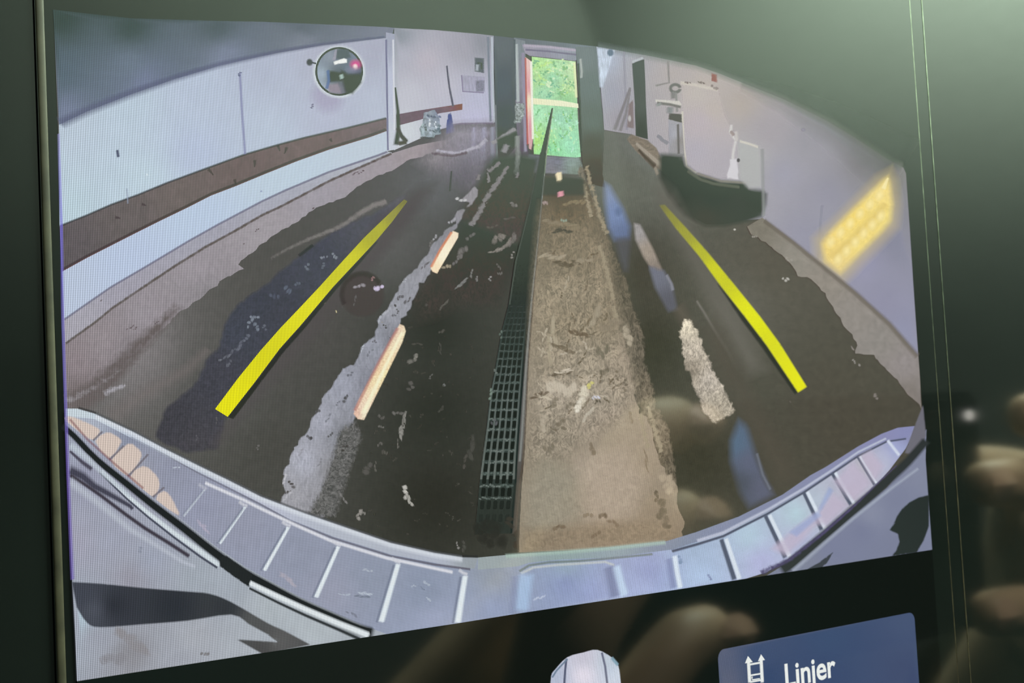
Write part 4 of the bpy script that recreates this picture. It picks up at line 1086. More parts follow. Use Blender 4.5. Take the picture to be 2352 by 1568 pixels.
for yi, y in enumerate(rows):
    ph = (rows[yi + 1] - y) if yi + 1 < len(rows) else 28
    l, r = lerp(GL, y), lerp(GR, y) - 6
    ncol = 5
    cw = (r - l) / ncol
    vis = min(1.0, max(0.15, (y - 600) / 220)) * (1.0 if y < 1130 else max(0.1, 1 - (y - 1130) / 90))
    for c in range(ncol):
        x = l + (c + 0.5) * cw
        hw, hh = cw * 0.32, ph * 0.33
        sl = (lerp(GL, y + hh) - lerp(GL, y - hh)) / 2
        k = len(hv)
        q = 0.3
        shp = [(-1, -1 + q), (-1 + q, -1), (1 - q, -1), (1, -1 + q), (1, 1 - q), (1 - q, 1), (-1 + q, 1), (-1, 1 - q)]
        for sx, sy in shp:
            hv.append((x + sx * hw + sl * sy, y + sy * hh))
            hc.append((20, 30, 27, vis))
        hf.append(tuple(range(k, k + 8)))
o = build('grate_hole', hv, hf, hc, PIC[0], screen_mat(None, None, True))
o['kind'] = 'stuff'
for c in range(6):
    stroke('grate_bar', [(lerp(GL, y) + (lerp(GR, y) - 6 - lerp(GL, y)) * c / 5, y) for y in rows[8:-3]], (1.2, 3.5), [(1160, 760, (84, 98, 92)), (1160, 900, (120, 130, 126)), (1140, 1100, (112, 120, 114)), (1140, 1200, (70, 74, 68))], soft=0.5, alpha=(0.05, 0.9))
cross = []
for yi, y in enumerate(rows[8:-2]):
    ph = rows[yi + 9] - y
    l, r = lerp(GL, y + ph / 2), lerp(GR, y + ph / 2) - 6
    for c in range(5):
        cross.append((l + (c + 0.5) * (r - l) / 5, y + ph / 2, (r - l) / 5, ph * 0.22, -4, tuple(int(c_ * min(1.0, 0.55 + (y - 690) / 400)) for c_ in ((92, 104, 98) if random.random() < 0.6 else (112, 122, 116)))))
specks('grate_cross_bar', cross)
specks('grate_mud', [(1135, 968, 14, 12, 0, (96, 98, 100)), (1128, 905, 6, 22, 4, (130, 148, 136)), (1150, 768, 6, 16, 4, (100, 114, 106)), (1138, 852, 8, 10, 0, (110, 118, 112)), (1120, 1220, 60, 40, 0, (44, 46, 40)), (1170, 1200, 20, 26, 0, (60, 58, 50)), (1130, 1240, 50, 30, 0, (46, 47, 41)), (1064, 1255, 8, 26, 0, (80, 80, 74)), (1196, 1240, 22, 40, 0, (64, 58, 48))])

# --- sandy strip right of the grate
SANDL = [(1252, 404), (1248, 440), (1240, 540), (1230, 640), (1224, 720), (1215, 830), (1210, 940), (1206, 1030), (1198, 1120), (1194, 1200), (1192, 1268)]
SANDR = [(1360, 1262), (1540, 1244), (1562, 1236), (1572, 1209), (1556, 1150), (1555, 1116), (1528, 1085), (1512, 1050), (1500, 1000), (1486, 958), (1468, 950), (1459, 917), (1452, 880), (1446, 840), (1436, 795), (1421, 748), (1414, 700), (1408, 680), (1396, 625), (1384, 580), (1372, 520), (1360, 460), (1350, 425), (1342, 404)]
poly('sandy_fringe', [(1336, 376), (1356, 440), (1398, 544), (1418, 600), (1434, 630), (1450, 690), (1478, 775), (1480, 830), (1500, 890), (1505, 930), (1536, 985), (1548, 1060), (1552, 1110), (1510, 1080), (1480, 960), (1440, 860), (1415, 750), (1390, 640), (1366, 540), (1345, 450), (1328, 390)],
     [(1345, 400, (122, 118, 104)), (1380, 520, (112, 106, 90)), (1430, 660, (104, 99, 84)), (1465, 800, (108, 102, 88)), (1500, 920, (116, 108, 92)), (1535, 1050, (112, 104, 88))], feather=13, tex=(6, 0.55, 0.8, 2, (1.4, 0.8), -11.0), rag=(9, 1.5, 2.2, (1.3, 0.8)))
poly('sandy_strip', SANDL + jag(SANDR, 3.5, 9, False),
     [(1290, 380, (108, 112, 102)), (1290, 430, (82, 80, 66)), (1300, 480, (102, 96, 80)), (1310, 540, (108, 100, 82)), (1290, 590, (134, 125, 106)), (1320, 660, (144, 134, 115)), (1300, 740, (138, 128, 108)), (1380, 720, (134, 124, 104)), (1330, 800, (146, 137, 118)), (1420, 820, (150, 138, 122)),
      (1280, 880, (160, 150, 134)), (1420, 900, (158, 146, 128)), (1300, 960, (142, 132, 116)), (1440, 1000, (160, 148, 130)), (1240, 1000, (138, 128, 112)), (1260, 1080, (146, 138, 120)), (1360, 1080, (166, 153, 138)), (1480, 1080, (158, 145, 126)), (1280, 1160, (154, 144, 126)), (1400, 1170, (166, 152, 134)),
      (1240, 1240, (140, 128, 108)), (1400, 1230, (156, 140, 120)), (1530, 1180, (138, 126, 108)), (1540, 1230, (138, 124, 106))],
     grid=20, tex=(7.0, 0.09, 1.0, 5, (1.0, 1.0), 2.4), label='sandy concrete strip beside the drain grate')
poly('gravel_texture', [(1246, 470), (1360, 470), (1385, 570), (1412, 700), (1440, 830), (1455, 920), (1430, 960), (1360, 1000), (1290, 1050), (1216, 1080), (1222, 900), (1228, 700), (1240, 540)],
     [(1300, 480, (106, 98, 80)), (1290, 560, (130, 121, 102)), (1330, 600, (138, 128, 108)), (1300, 680, (150, 140, 120)), (1300, 740, (140, 130, 110)), (1380, 740, (138, 128, 108)), (1270, 850, (150, 140, 122)), (1350, 850, (158, 148, 130)), (1430, 850, (152, 141, 124)), (1280, 900, (168, 158, 142)), (1360, 920, (164, 154, 138)),
      (1270, 1000, (142, 133, 117)), (1380, 980, (158, 146, 130))], feather=44, grid=20, tex=(5.0, 0.42, 1.2, 2, (1.25, 0.85), -11.0))
poly('sand_damp', [(1205, 1120), (1250, 1060), (1330, 1090), (1340, 1180), (1260, 1235), (1200, 1250)], (150, 144, 128), feather=50, alpha=0.7, tex=(7, 0.14, 1.0, 5, (1, 1), 2.6))
poly('sand_pale', [(1330, 1060), (1430, 1030), (1480, 1100), (1450, 1180), (1350, 1190)], (170, 157, 141), feather=50, alpha=0.8, tex=(7, 0.12, 1.0, 5, (1, 1), 2.6))
poly('sand_dark', [(1200, 1215), (1350, 1205), (1540, 1190), (1560, 1236), (1400, 1256), (1196, 1266)], (140, 126, 106), feather=26, alpha=0.8, tex=(9, 0.22, 0.8, 4, (1, 1), 2.6))
worms = []
for _ in range(46):
    x, y_ = random.uniform(1240, 1420), random.uniform(560, 1000)
    if lerp(GO, y_) + 12 < x < 1360 + (y_ - 560) * 0.22:
        dk = random.random() < 0.5
        worms.append((x, y_, random.uniform(12, 30), random.uniform(4, 7), random.choice([60, 80, 100, -40, 20, -20]) + random.uniform(-20, 20), random.choice([(108, 98, 80), (100, 92, 74), (112, 103, 86)]) if dk else random.choice([(180, 170, 150), (172, 162, 142), (190, 180, 162)])))
specks('gravel_grains', worms)
specks('sand_stones', [(1270, 760, 12, 70, -6, (172, 162, 140)), (1262, 800, 8, 60, -2, (168, 158, 136)), (1290, 800, 60, 10, 30, (108, 98, 80)), (1330, 765, 44, 12, 15, (100, 88, 70)), (1365, 730, 56, 20, -50, (162, 152, 132)), (1345, 745, 40, 8, -50, (104, 94, 74)), (1290, 858, 46, 8, -10, (96, 86, 70)), (1296, 852, 40, 7, -10, (206, 196, 178)),
                       (1384, 810, 26, 26, 0, (108, 104, 88)), (1388, 850, 20, 16, 0, (106, 100, 84)), (1240, 906, 36, 8, -20, (92, 80, 64)), (1250, 912, 30, 6, 20, (196, 186, 166)), (1290, 890, 60, 30, 0, (196, 186, 168)), (1340, 908, 22, 34, 20, (214, 206, 186)), (1357, 884, 14, 18, 0, (206, 200, 120)), (1368, 914, 16, 12, -30, (206, 206, 216)),
                       (1372, 922, 14, 8, -20, (84, 80, 66)), (1330, 932, 12, 30, 30, (226, 220, 204)), (1345, 930, 30, 8, -50, (120, 110, 92)), (1352, 950, 40, 8, -45, (186, 178, 162)), (1435, 878, 10, 14, 0, (104, 96, 82)), (1362, 1032, 14, 24, 0, (118, 106, 88)), (1434, 895, 8, 10, 0, (120, 110, 94)), (1284, 1210, 26, 10, -10, (112, 98, 80)), (1385, 1185, 16, 14, 0, (104, 92, 74)),
                       (1410, 1200, 26, 12, 40, (122, 108, 90)), (1370, 1230, 24, 12, -30, (120, 106, 88)), (1350, 1185, 20, 14, 0, (128, 116, 96)), (1250, 970, 12, 40, -10, (176, 166, 148)), (1260, 1030, 20, 20, 0, (120, 112, 96)), (1288, 975, 20, 24, 0, (112, 104, 88)), (1310, 930, 18, 14, 0, (110, 102, 86)), (1276, 925, 18, 20, 0, (124, 116, 100)),
                       (1295, 505, 12, 10, 0, (150, 168, 152)), (1270, 510, 40, 9, 10, (142, 132, 112)), (1300, 517, 60, 10, 10, (140, 130, 108)), (1320, 465, 46, 8, -8, (140, 128, 104)), (1290, 530, 40, 8, 0, (70, 64, 50)), (1300, 605, 50, 14, 0, (92, 86, 70)), (1270, 590, 50, 10, 0, (164, 154, 134)), (1340, 600, 40, 9, 0, (156, 146, 126)), (1253, 466, 10, 9, 0, (168, 150, 148)),
                       (1484, 1060, 6, 50, -4, (128, 116, 96)), (1450, 960, 8, 24, 0, (132, 120, 102)), (1440, 770, 14, 44, -20, (176, 166, 146)), (1400, 745, 50, 20, -10, (140, 130, 112)), (1535, 1110, 26, 40, -30, (176, 162, 140)), (1520, 1170, 20, 40, 0, (96, 90, 74)), (1510, 1140, 10, 26, 0, (100, 92, 76)), (1530, 1200, 16, 30, 0, (104, 96, 80))])
for pts in ([(1340, 420), (1352, 470), (1360, 500)], [(1346, 380), (1362, 440), (1380, 500), (1394, 540)], [(1376, 560), (1394, 620), (1410, 690)], [(1470, 945), (1480, 990), (1490, 1030)], [(1488, 930), (1500, 970), (1520, 1030)], [(1495, 960), (1510, 1010), (1519, 1040)], [(1410, 700), (1418, 740)]):
    stroke('sand_ridge', pts, 7, (156, 146, 124), soft=0.9, alpha=0.75, rag=(11, 1.6, 2.2, (1, 1)))
stroke('door_reflection', [(1282, 395), (1284, 412), (1286, 420)], 9, (238, 222, 186), soft=0.5)
stroke('door_reflection', [(1286, 440), (1289, 452)], 10, (214, 150, 162), soft=0.5)
poly('sill_shadow', [(1250, 405), (1340, 410), (1345, 448), (1246, 448)], (74, 74, 66), feather=8, tex=(12, 0.5, 0.8, 4, (0.6, 2.4), 3), alpha=0.85)
stroke('door_reflection', [(1283, 394), (1285, 416)], 8, (240, 226, 190), soft=0.5)
stroke('door_reflection', [(1287, 438), (1289, 452)], 9, (218, 156, 166), soft=0.5)

# --- yellow guide lines
YL = [(928, 458), (916, 469), (870, 513), (836, 546), (789, 597), (735, 657), (689, 706), (645, 752), (599, 804), (547, 868), (494, 939), (523, 957), (584, 879), (643, 800), (688, 750), (727, 704), (764, 660), (821, 599), (863, 554), (900, 510), (936, 462)]
poly('line_shadow', [(870, 552), (829, 602), (773, 664), (698, 756), (652, 808), (593, 886), (536, 962), (522, 958), (584, 880), (643, 801), (688, 751), (764, 661), (821, 600), (863, 555)], (36, 42, 32), feather=3, alpha=0.85)
poly('guide_line', YL, [(930, 468, (126, 126, 76)), (905, 490, (150, 150, 78)), (870, 525, (176, 176, 66)), (800, 600, (206, 204, 40)), (700, 710, (224, 220, 30)), (500, 945, (232, 226, 24))], grid=7, tex=None, label='yellow guide line along the bluish puddle')
YR = [(1514, 471), (1527, 470), (1574, 521), (1627, 581), (1683, 649), (1746, 727), (1792, 790), (1853, 888), (1833, 901), (1761, 793), (1711, 727), (1655, 656), (1605, 587), (1552, 524)]
poly('line_shadow', [(1640, 640), (1655, 656), (1711, 727), (1761, 793), (1833, 901), (1826, 906), (1752, 800), (1702, 733)], (42, 48, 40), feather=5, alpha=0.85)
poly('guide_line', YR, [(1520, 472, (130, 130, 84)), (1545, 500, (146, 146, 76)), (1575, 535, (160, 160, 70)), (1610, 580, (182, 184, 60)), (1640, 620, (206, 208, 46)), (1720, 720, (226, 228, 36)), (1840, 890, (230, 230, 36))], grid=8, feather=4, label='yellow guide line that starts by the black trough')

# --- the car's own bumper along the lower edge
RIM = [(150, 938), (179, 938), (217, 949), (306, 991), (383, 1032), (459, 1070), (523, 1101), (600, 1140), (700, 1178), (799, 1212), (898, 1246), (998, 1269), (1064, 1279), (1098, 1280), (1197, 1271), (1300, 1265), (1399, 1256), (1532, 1242), (1598, 1222), (1697, 1186), (1797, 1136), (1862, 1091), (1897, 1072), (1971, 1025), (2025, 996), (2062, 982), (2101, 978)]
GAPL = [(150, 966), (179, 991), (230, 1044), (299, 1100), (365, 1153), (431, 1203), (498, 1256), (564, 1302), (630, 1339), (697, 1375), (779, 1412), (832, 1435), (889, 1456)]
GAPR = [(2101, 978), (2090, 1010), (2080, 1030), (2065, 1050), (2043, 1079), (2007, 1119), (1957, 1162), (1891, 1220), (1812, 1282), (1760, 1314), (1715, 1328)]
poly('bumper_top', RIM + GAPR[1:] + [(1691, 1332), (1558, 1353), (1200, 1407), (1044, 1432), (951, 1446), (889, 1456)] + GAPL[-2::-1],
     [(160, 948, (176, 190, 206)), (200, 965, (170, 176, 190)), (300, 1010, (136, 142, 160)), (300, 1070, (156, 158, 172)), (400, 1080, (144, 148, 166)), (460, 1160, (148, 152, 172)), (560, 1200, (148, 152, 170)), (700, 1280, (144, 150, 168)), (760, 1360, (152, 156, 174)),
      (860, 1330, (142, 150, 168)), (980, 1360, (138, 148, 168)), (1000, 1420, (158, 166, 190)), (1130, 1320, (146, 154, 166)), (1130, 1400, (146, 158, 186)), (1300, 1340, (142, 154, 190)), (1300, 1300, (150, 168, 186)), (1360, 1360, (152, 164, 202)), (1490, 1310, (150, 160, 198)),
      (1480, 1360, (166, 178, 214)), (1600, 1260, (164, 182, 206)), (1610, 1320, (176, 196, 224)), (1720, 1230, (178, 200, 216)), (1750, 1290, (178, 182, 216)), (1830, 1180, (182, 206, 216)), (1840, 1240, (176, 180, 208)), (1880, 1150, (180, 192, 206)), (1910, 1170, (180, 178, 196)),
      (1940, 1100, (182, 186, 204)), (1950, 1130, (182, 176, 190)), (1990, 1070, (184, 180, 188)), (2030, 1060, (182, 186, 208)), (2060, 1030, (160, 168, 206)), (2080, 995, (132, 136, 170))],
     grid=16, tex=(4, 0.05, 0.6, 5, (1, 1), 2), label='ribbed silver bumper top in the picture')
poly('bumper_rim', RIM[:14] + [(1090, 1306), (1041, 1302), (998, 1292), (898, 1273), (766, 1232), (666, 1192), (600, 1156), (523, 1117), (459, 1085), (383, 1048), (306, 1008), (217, 962), (152, 955)],
     [(180, 945, (196, 208, 216)), (306, 1000, (178, 188, 204)), (459, 1078, (176, 184, 198)), (600, 1148, (184, 188, 204)), (799, 1222, (178, 184, 196)), (998, 1280, (176, 182, 196)), (1090, 1292, (150, 158, 164))], grid=9)
poly('bumper_rim', RIM[13:] + [(2085, 1004), (2036, 1012), (1971, 1044), (1913, 1084), (1847, 1127), (1764, 1175), (1661, 1226), (1542, 1262), (1400, 1280), (1280, 1285), (1215, 1292), (1190, 1300), (1098, 1308)],
     [(1150, 1288, (156, 166, 168)), (1300, 1274, (146, 164, 164)), (1400, 1268, (146, 162, 170)), (1532, 1254, (132, 142, 160)), (1661, 1214, (134, 142, 166)), (1797, 1150, (136, 142, 168)), (1940, 1060, (138, 142, 172)), (2030, 1004, (140, 142, 178)), (2085, 990, (138, 142, 180))], grid=10)
stroke('rim_shine', [(p[0], p[1] + 5) for p in RIM[2:13]], (8, 8), (212, 218, 226), soft=0.7, alpha=0.8)
stroke('rim_groove', [(300, 1003), (383, 1046), (459, 1088), (523, 1120), (600, 1159), (666, 1196), (766, 1236), (898, 1277), (998, 1296), (1081, 1307)], (2, 4), (96, 94, 106), soft=0.5, alpha=(0.4, 0.9))
stroke('rim_lip', [(470, 1108), (560, 1148), (600, 1168), (680, 1206), (759, 1241), (888, 1281), (1041, 1314)], (5, 5), (214, 216, 224), soft=0.6)
stroke('rim_groove', [(1542, 1266), (1600, 1250), (1661, 1231), (1764, 1179), (1847, 1130), (1913, 1086), (1971, 1047), (2036, 1014), (2082, 1007)], (5, 3), (84, 90, 106), soft=0.5)
stroke('rim_lip', [(1600, 1242), (1661, 1223), (1764, 1170), (1847, 1121), (1913, 1078), (1971, 1038), (2036, 1006)], (5, 3), (184, 190, 208), soft=0.6)
stroke('rim_groove', [(1192, 1312), (1215, 1298), (1260, 1291), (1330, 1288), (1400, 1282), (1500, 1272)], 4, (112, 124, 118), soft=0.5, alpha=0.8)
stroke('rim_lip', [(1196, 1317), (1225, 1303), (1280, 1297), (1390, 1290), (1412, 1298)], 4, (190, 196, 196), soft=0.6, alpha=0.8)
stroke('rim_top_glow', [(1160, 1277), (1300, 1267), (1400, 1259), (1530, 1245)], 6, (166, 190, 178), soft=0.7, alpha=0.7)
stroke('rim_outline', [(p[0], p[1] - 2) for p in RIM[1:14]], 4, (44, 46, 46), soft=0.6, alpha=0.7)
for pl in ([(152, 956), (170, 958), (194, 968), (226, 984), (228, 994), (214, 1010), (191, 998), (153, 968)], [(219, 1013), (244, 993), (262, 998), (278, 1010), (275, 1022), (250, 1053)], [(255, 1057), (294, 1019), (312, 1026), (324, 1038), (321, 1058), (291, 1092)],
           [(298, 1096), (328, 1070), (350, 1082), (364, 1100), (365, 1122), (348, 1140)], [(358, 1147), (376, 1127), (392, 1140), (404, 1163), (411, 1184)]):
    cx, cy = sum(p[0] for p in pl) / len(pl), sum(p[1] for p in pl) / len(pl)
    poly('lit_tread_pad', pl, (208, 192, 182), feather=4.5, smooth=2, label='cream lit pad between the bumper ribs')
for a_, b_ in (((236, 990), (213, 1012)), ((285, 1023), (251, 1056)), ((341, 1042), (294, 1094)), ((378, 1118), (349, 1143))):
    stroke('rib_shadow', [a_, b_], 3.5, (110, 104, 112), soft=0.5, alpha=0.8)
RIBS = [((471, 1123), (421, 1186), 4, 0.45), ((564, 1163), (504, 1249), 5, 0.9), ((663, 1209), (606, 1311), 7, 1), ((778, 1253), (725, 1373), 8, 1), ((915, 1293), (875, 1430), 10, 1), ((1069, 1320), (1051, 1432), 11, 1)]
for a_, b_, wd_, al in RIBS:
    stroke('bumper_rib', [a_, b_], (wd_ * 0.8, wd_), (222, 232, 238), soft=0.4, alpha=al, label='pale raised rib across the bumper')
    stroke('rib_shadow', [(a_[0] - wd_, a_[1] + 3), (b_[0] - wd_, b_[1])], 4, (104, 112, 132), soft=0.6, alpha=0.6 * al)
    stroke('rib_foot', [(a_[0] - 16, a_[1] - 12), (a_[0] - 4, a_[1] - 4), (a_[0] + 6, a_[1] - 1)], 5, (206, 208, 216), soft=0.6, alpha=0.8 * al)
stroke('bumper_rib', [(1209, 1312), (1202, 1360), (1196, 1408)], 26, (166, 190, 220), soft=0.4, alpha=0.9, label='broad soft rib across the bumper')
stroke('rib_shadow', [(1184, 1320), (1178, 1410)], 10, (132, 142, 172), soft=0.8, alpha=0.6)
stroke('bumper_rib', [(1414, 1296), (1424, 1334), (1436, 1371)], 15, (186, 206, 230), soft=0.4, label='pale raised rib across the bumper')
stroke('rib_shadow', [(1396, 1298), (1406, 1340), (1412, 1374)], 15, (116, 126, 158), soft=0.7, alpha=0.8)
stroke('bumper_rib', [(1549, 1274), (1555, 1314), (1563, 1352)], 9, (214, 226, 238), soft=0.4, label='pale raised rib across the bumper')
stroke('rib_shadow', [(1536, 1280), (1542, 1320), (1548, 1352)], 10, (128, 136, 172), soft=0.7, alpha=0.7)
for a_, b_, wd_ in (((1656, 1236), (1688, 1333), 10), ((1757, 1182), (1805, 1282), 9), ((1845, 1129), (1888, 1218), 8), ((1910, 1085), (1955, 1160), 7), ((1969, 1048), (2009, 1114), 5)):
    stroke('rib_shadow', [a_, b_], (wd_ * 0.8, wd_), (88, 96, 112), soft=0.35)
    stroke('bumper_rib', [(a_[0] + wd_ + 1, a_[1] - 1), (b_[0] + wd_ + 1, b_[1] - 2)], (wd_ * 0.7, wd_ * 0.8), (214, 224, 234), soft=0.4, label='pale raised rib across the bumper')
stroke('bumper_rib', [(2038, 1010), (2066, 1046)], 5, (206, 214, 230), soft=0.5, label='pale raised rib across the bumper')
for pl in ([(1770, 1260), (1868, 1180), (1882, 1200), (1820, 1262), (1812, 1276)], [(1868, 1190), (1912, 1130), (1945, 1160), (1895, 1210)], [(1915, 1105), (1960, 1060), (2000, 1110), (1958, 1150)], [(1975, 1050), (2000, 1035), (2030, 1070), (2008, 1108)]):
    poly('bumper_tint', pl, (190, 180, 200), feather=14, alpha=0.8)
for pl in ([(1812, 1222), (1880, 1172), (1886, 1184), (1830, 1232)], [(1880, 1168), (1904, 1118), (1914, 1126), (1884, 1176)]):
    poly('bumper_sheen', pl, (150, 166, 206), feather=8, alpha=0.7)
specks('bumper_scuffs', [(845, 1310, 20, 5, 10, (176, 184, 196)), (830, 1370, 34, 6, 5, (112, 120, 134)), (840, 1362, 30, 5, 5, (184, 194, 206)), (790, 1365, 24, 5, 0, (178, 188, 200)), (980, 1340, 16, 8, 30, (172, 182, 196)), (970, 1352, 12, 5, 40, (118, 128, 146)), (1240, 1372, 30, 5, -20, (186, 196, 216)), (1630, 1325, 10, 12, 0, (126, 136, 168)), (1562, 1285, 10, 18, -20, (126, 146, 172)),
                         (808, 1408, 24, 8, 20, (118, 122, 136)), (405, 1073, 14, 5, 0, (190, 198, 210)), (985, 1375, 14, 5, 40, (176, 186, 200)), (950, 1345, 10, 5, 0, (170, 180, 194)), (465, 1210, 40, 9, 40, (172, 168, 186)), (660, 1330, 50, 10, 35, (170, 166, 178))])
# painted body below the bumper, left
BODY = GAPL + [(859, 1460), (700, 1484), (500, 1515), (300, 1545), (177, 1564), (166, 1332), (160, 1180), (152, 990)]
poly('car_body', BODY, [(160, 1040, (158, 164, 180)), (180, 1090, (150, 152, 172)), (170, 1250, (160, 160, 176)), (260, 1230, (158, 162, 178)), (350, 1280, (158, 164, 180)), (300, 1330, (152, 152, 164)), (450, 1330, (160, 168, 178)), (520, 1340, (162, 170, 180)), (620, 1400, (172, 180, 186)), (720, 1450, (176, 184, 190)),
                        (220, 1460, (156, 160, 172)), (300, 1500, (140, 140, 146)), (450, 1460, (166, 170, 178)), (400, 1520, (160, 164, 174)), (180, 1420, (176, 194, 206)), (560, 1490, (170, 176, 184))], grid=18, tex=(2.5, 0.05, 0.5, 4, (1, 1), 2), label='silver car body below the bumper')
gap_mid = [(p[0] - 9, p[1] + 10) for p in GAPL]
stroke('body_gap', gap_mid[:-1] + [(862, 1455)], (11, 22), (34, 38, 38), soft=0.25, smooth=3, label='black gap below the bumper')
stroke('gap_edge', [(160, 962), (200, 1008), (260, 1062), (330, 1122)], 4, (120, 62, 70), soft=0.6, alpha=0.6)
stroke('body_shine', [(232, 1080), (290, 1136), (340, 1178), (400, 1224), (460, 1266), (505, 1300)], (6, 9), (206, 216, 222), soft=0.5)
stroke('body_crease', [(228, 1084), (290, 1144), (340, 1187), (400, 1234), (460, 1278), (500, 1304)], (3, 4), (72, 76, 90), soft=0.5)
poly('body_notch', [(503, 1280), (520, 1276), (580, 1318), (572, 1348), (540, 1326), (505, 1300)], (38, 42, 42), feather=3)
stroke('body_shine', [(572, 1337), (640, 1370), (700, 1398), (779, 1432), (850, 1460)], (8, 11), (220, 228, 232), soft=0.4)
stroke('body_crease', [(572, 1350), (640, 1384), (700, 1412), (779, 1446), (828, 1468)], (4, 6), (52, 56, 58), soft=0.5)
stroke('body_streak', [(156, 1078), (190, 1094), (216, 1116), (250, 1134), (299, 1162), (306, 1170)], (16, 6), (70, 70, 84), soft=0.5)
stroke('body_streak', [(160, 1090), (200, 1116), (232, 1138), (290, 1182), (332, 1212), (390, 1248), (436, 1278)], (6, 7), (66, 62, 72), soft=0.5)
stroke('body_streak', [(160, 1035), (190, 1062), (213, 1078)], (4, 8), (78, 76, 90), soft=0.5)
stroke('body_shine', [(160, 1020), (200, 1052), (240, 1090), (300, 1140)], (10, 5), (186, 196, 206), soft=0.6, alpha=0.8)
stroke('body_shine', [(158, 1104), (220, 1150), (300, 1216), (420, 1290), (450, 1302)], (12, 5), (180, 186, 198), soft=0.7, alpha=0.8)
poly('dark_body_reflection', catmull([(165, 1336), (232, 1340), (332, 1350), (431, 1358), (481, 1363), (531, 1382), (614, 1430), (653, 1448), (713, 1480)], 3) + [(604, 1502)] + [(544, 1468), (637, 1474), (614, 1456)] + catmull([(570, 1432), (531, 1411), (431, 1425), (332, 1433), (232, 1440), (200, 1430), (176, 1394)], 3),
     [(190, 1370, (66, 70, 80)), (215, 1400, (78, 82, 92)), (260, 1390, (48, 51, 58)), (400, 1390, (46, 50, 56)), (520, 1396, (52, 56, 60)), (580, 1425, (84, 86, 86)), (640, 1470, (92, 92, 92)), (600, 1490, (76, 76, 76))], grid=14, feather=4, label='dark reflection on the silver car body')
specks('body_dirt', [(470, 1501, 18, 12, 20, (112, 110, 110)), (320, 1262, 10, 12, 0, (134, 140, 156)), (300, 1470, 90, 30, 20, (140, 138, 142)), (260, 1510, 60, 26, 0, (136, 136, 142))])
# right
poly('car_body', [(2128, 985), (2126, 1055), (2141, 1262), (1887, 1302), (1811, 1314), (1760, 1322), (1812, 1290), (1891, 1232), (1970, 1173), (2036, 1120), (2090, 1060)],
     [(2110, 1090, (132, 138, 158)), (2060, 1150, (126, 132, 154)), (1980, 1220, (122, 128, 152)), (1920, 1260, (124, 130, 154)), (1850, 1300, (128, 134, 152)), (2040, 1260, (124, 130, 152)), (2000, 1180, (136, 142, 162))], grid=14, label='grey car body with a dark round reflection below the bumper')
poly('fender_tip', [(2101, 978), (2120, 930), (2127, 1000), (2122, 1010), (2090, 1042), (2078, 1040)], (112, 112, 120), feather=3)
stroke('body_gap', [(2130, 1008), (2085, 1060), (2046, 1096), (2007, 1132), (1957, 1174), (1891, 1232), (1830, 1284), (1790, 1312)], (16, 22), (56, 62, 60), soft=0.3, smooth=3, label='black gap below the bumper')
stroke('body_gap_edge', [(2060, 1068), (1957, 1166), (1891, 1224), (1812, 1286), (1745, 1316)], (2, 9), (84, 80, 110), soft=0.6, alpha=0.7, rag=(12, 0.8, 1.6, (1, 1)))
stroke('body_shine', [(2110, 1075), (2046, 1122), (1960, 1190), (1890, 1250), (1820, 1312)], (4, 6), (160, 168, 184), soft=0.7, alpha=0.8)
poly('dark_body_reflection', [(2134, 1136), (2110, 1142), (2089, 1153), (2072, 1168), (2060, 1185), (2052, 1204), (2043, 1217), (2062, 1226), (2066, 1244), (2058, 1264), (2048, 1277), (2106, 1268), (2122, 1240), (2134, 1207)], (50, 58, 54), feather=3, label='dark round reflection on the grey car body')
poly('dark_body_reflection', [(1915, 1266), (1900, 1292), (1886, 1304), (1850, 1309), (1880, 1292)], (66, 72, 76), feather=2)

# --- edges of the picture
stroke('blue_edge_line', [(p[0] + 1, p[1]) for p in LEFT[::-1]][1:7], (4, 6), [(134, 306, (150, 150, 196)), (140, 518, (120, 112, 214)), (146, 800, (120, 116, 190)), (156, 1100, (110, 90, 170))], soft=0.5, alpha=0.7)

# ------------------------------------------------------------------ menu below the picture: little car, button
menu = poly('menu_panel', BOTTOM[::-1] + [to_px(0.132, -0.02), to_px(0.132, -0.06), to_px(0.0, -0.06)], (20, 30, 26), parent=disp, label='black menu area below the camera picture')
poly('car_icon', catmull([(1264, 1590), (1266, 1552), (1276, 1536), (1303, 1509), (1340, 1498), (1372, 1492), (1406, 1510), (1420, 1528), (1425, 1560), (1428, 1590)], 3), [(1340, 1510, (196, 194, 208)), (1340, 1550, (226, 220, 232)), (1280, 1550, (178, 186, 206)), (1410, 1550, (196, 206, 222)), (1400, 1520, (186, 198, 210))], grid=12, parent=menu, feather=2,
     label='white car seen from above')
stroke('car_icon_line', [(1301, 1512), (1298, 1540), (1295, 1588)], 4, (86, 92, 114), soft=0.4, parent=menu)
stroke('car_icon_line', [(1382, 1497), (1390, 1530), (1397, 1588)], 4, (104, 110, 130), soft=0.4, parent=menu)
stroke('car_icon_line', [(1268, 1556), (1278, 1540), (1304, 1512)], 3, (112, 130, 150), soft=0.5, parent=menu)
stroke('car_icon_line', [(1404, 1509), (1420, 1528)], 5, (130, 160, 176), soft=0.5, parent=menu)


def rounded(u0, u1, v0, v1, r, n=6):
    out = []
    for cx, cy, a0 in ((u1 - r, v1 - r, 0), (u0 + r, v1 - r, 90), (u0 + r, v0 + r, 180), (u1 - r, v0 + r, 270)):
        for i in range(n + 1):
            a = math.radians(a0 + 90 * i / n)
            out.append(to_px(cx + r * math.cos(a), cy + r * math.sin(a)))
    return out


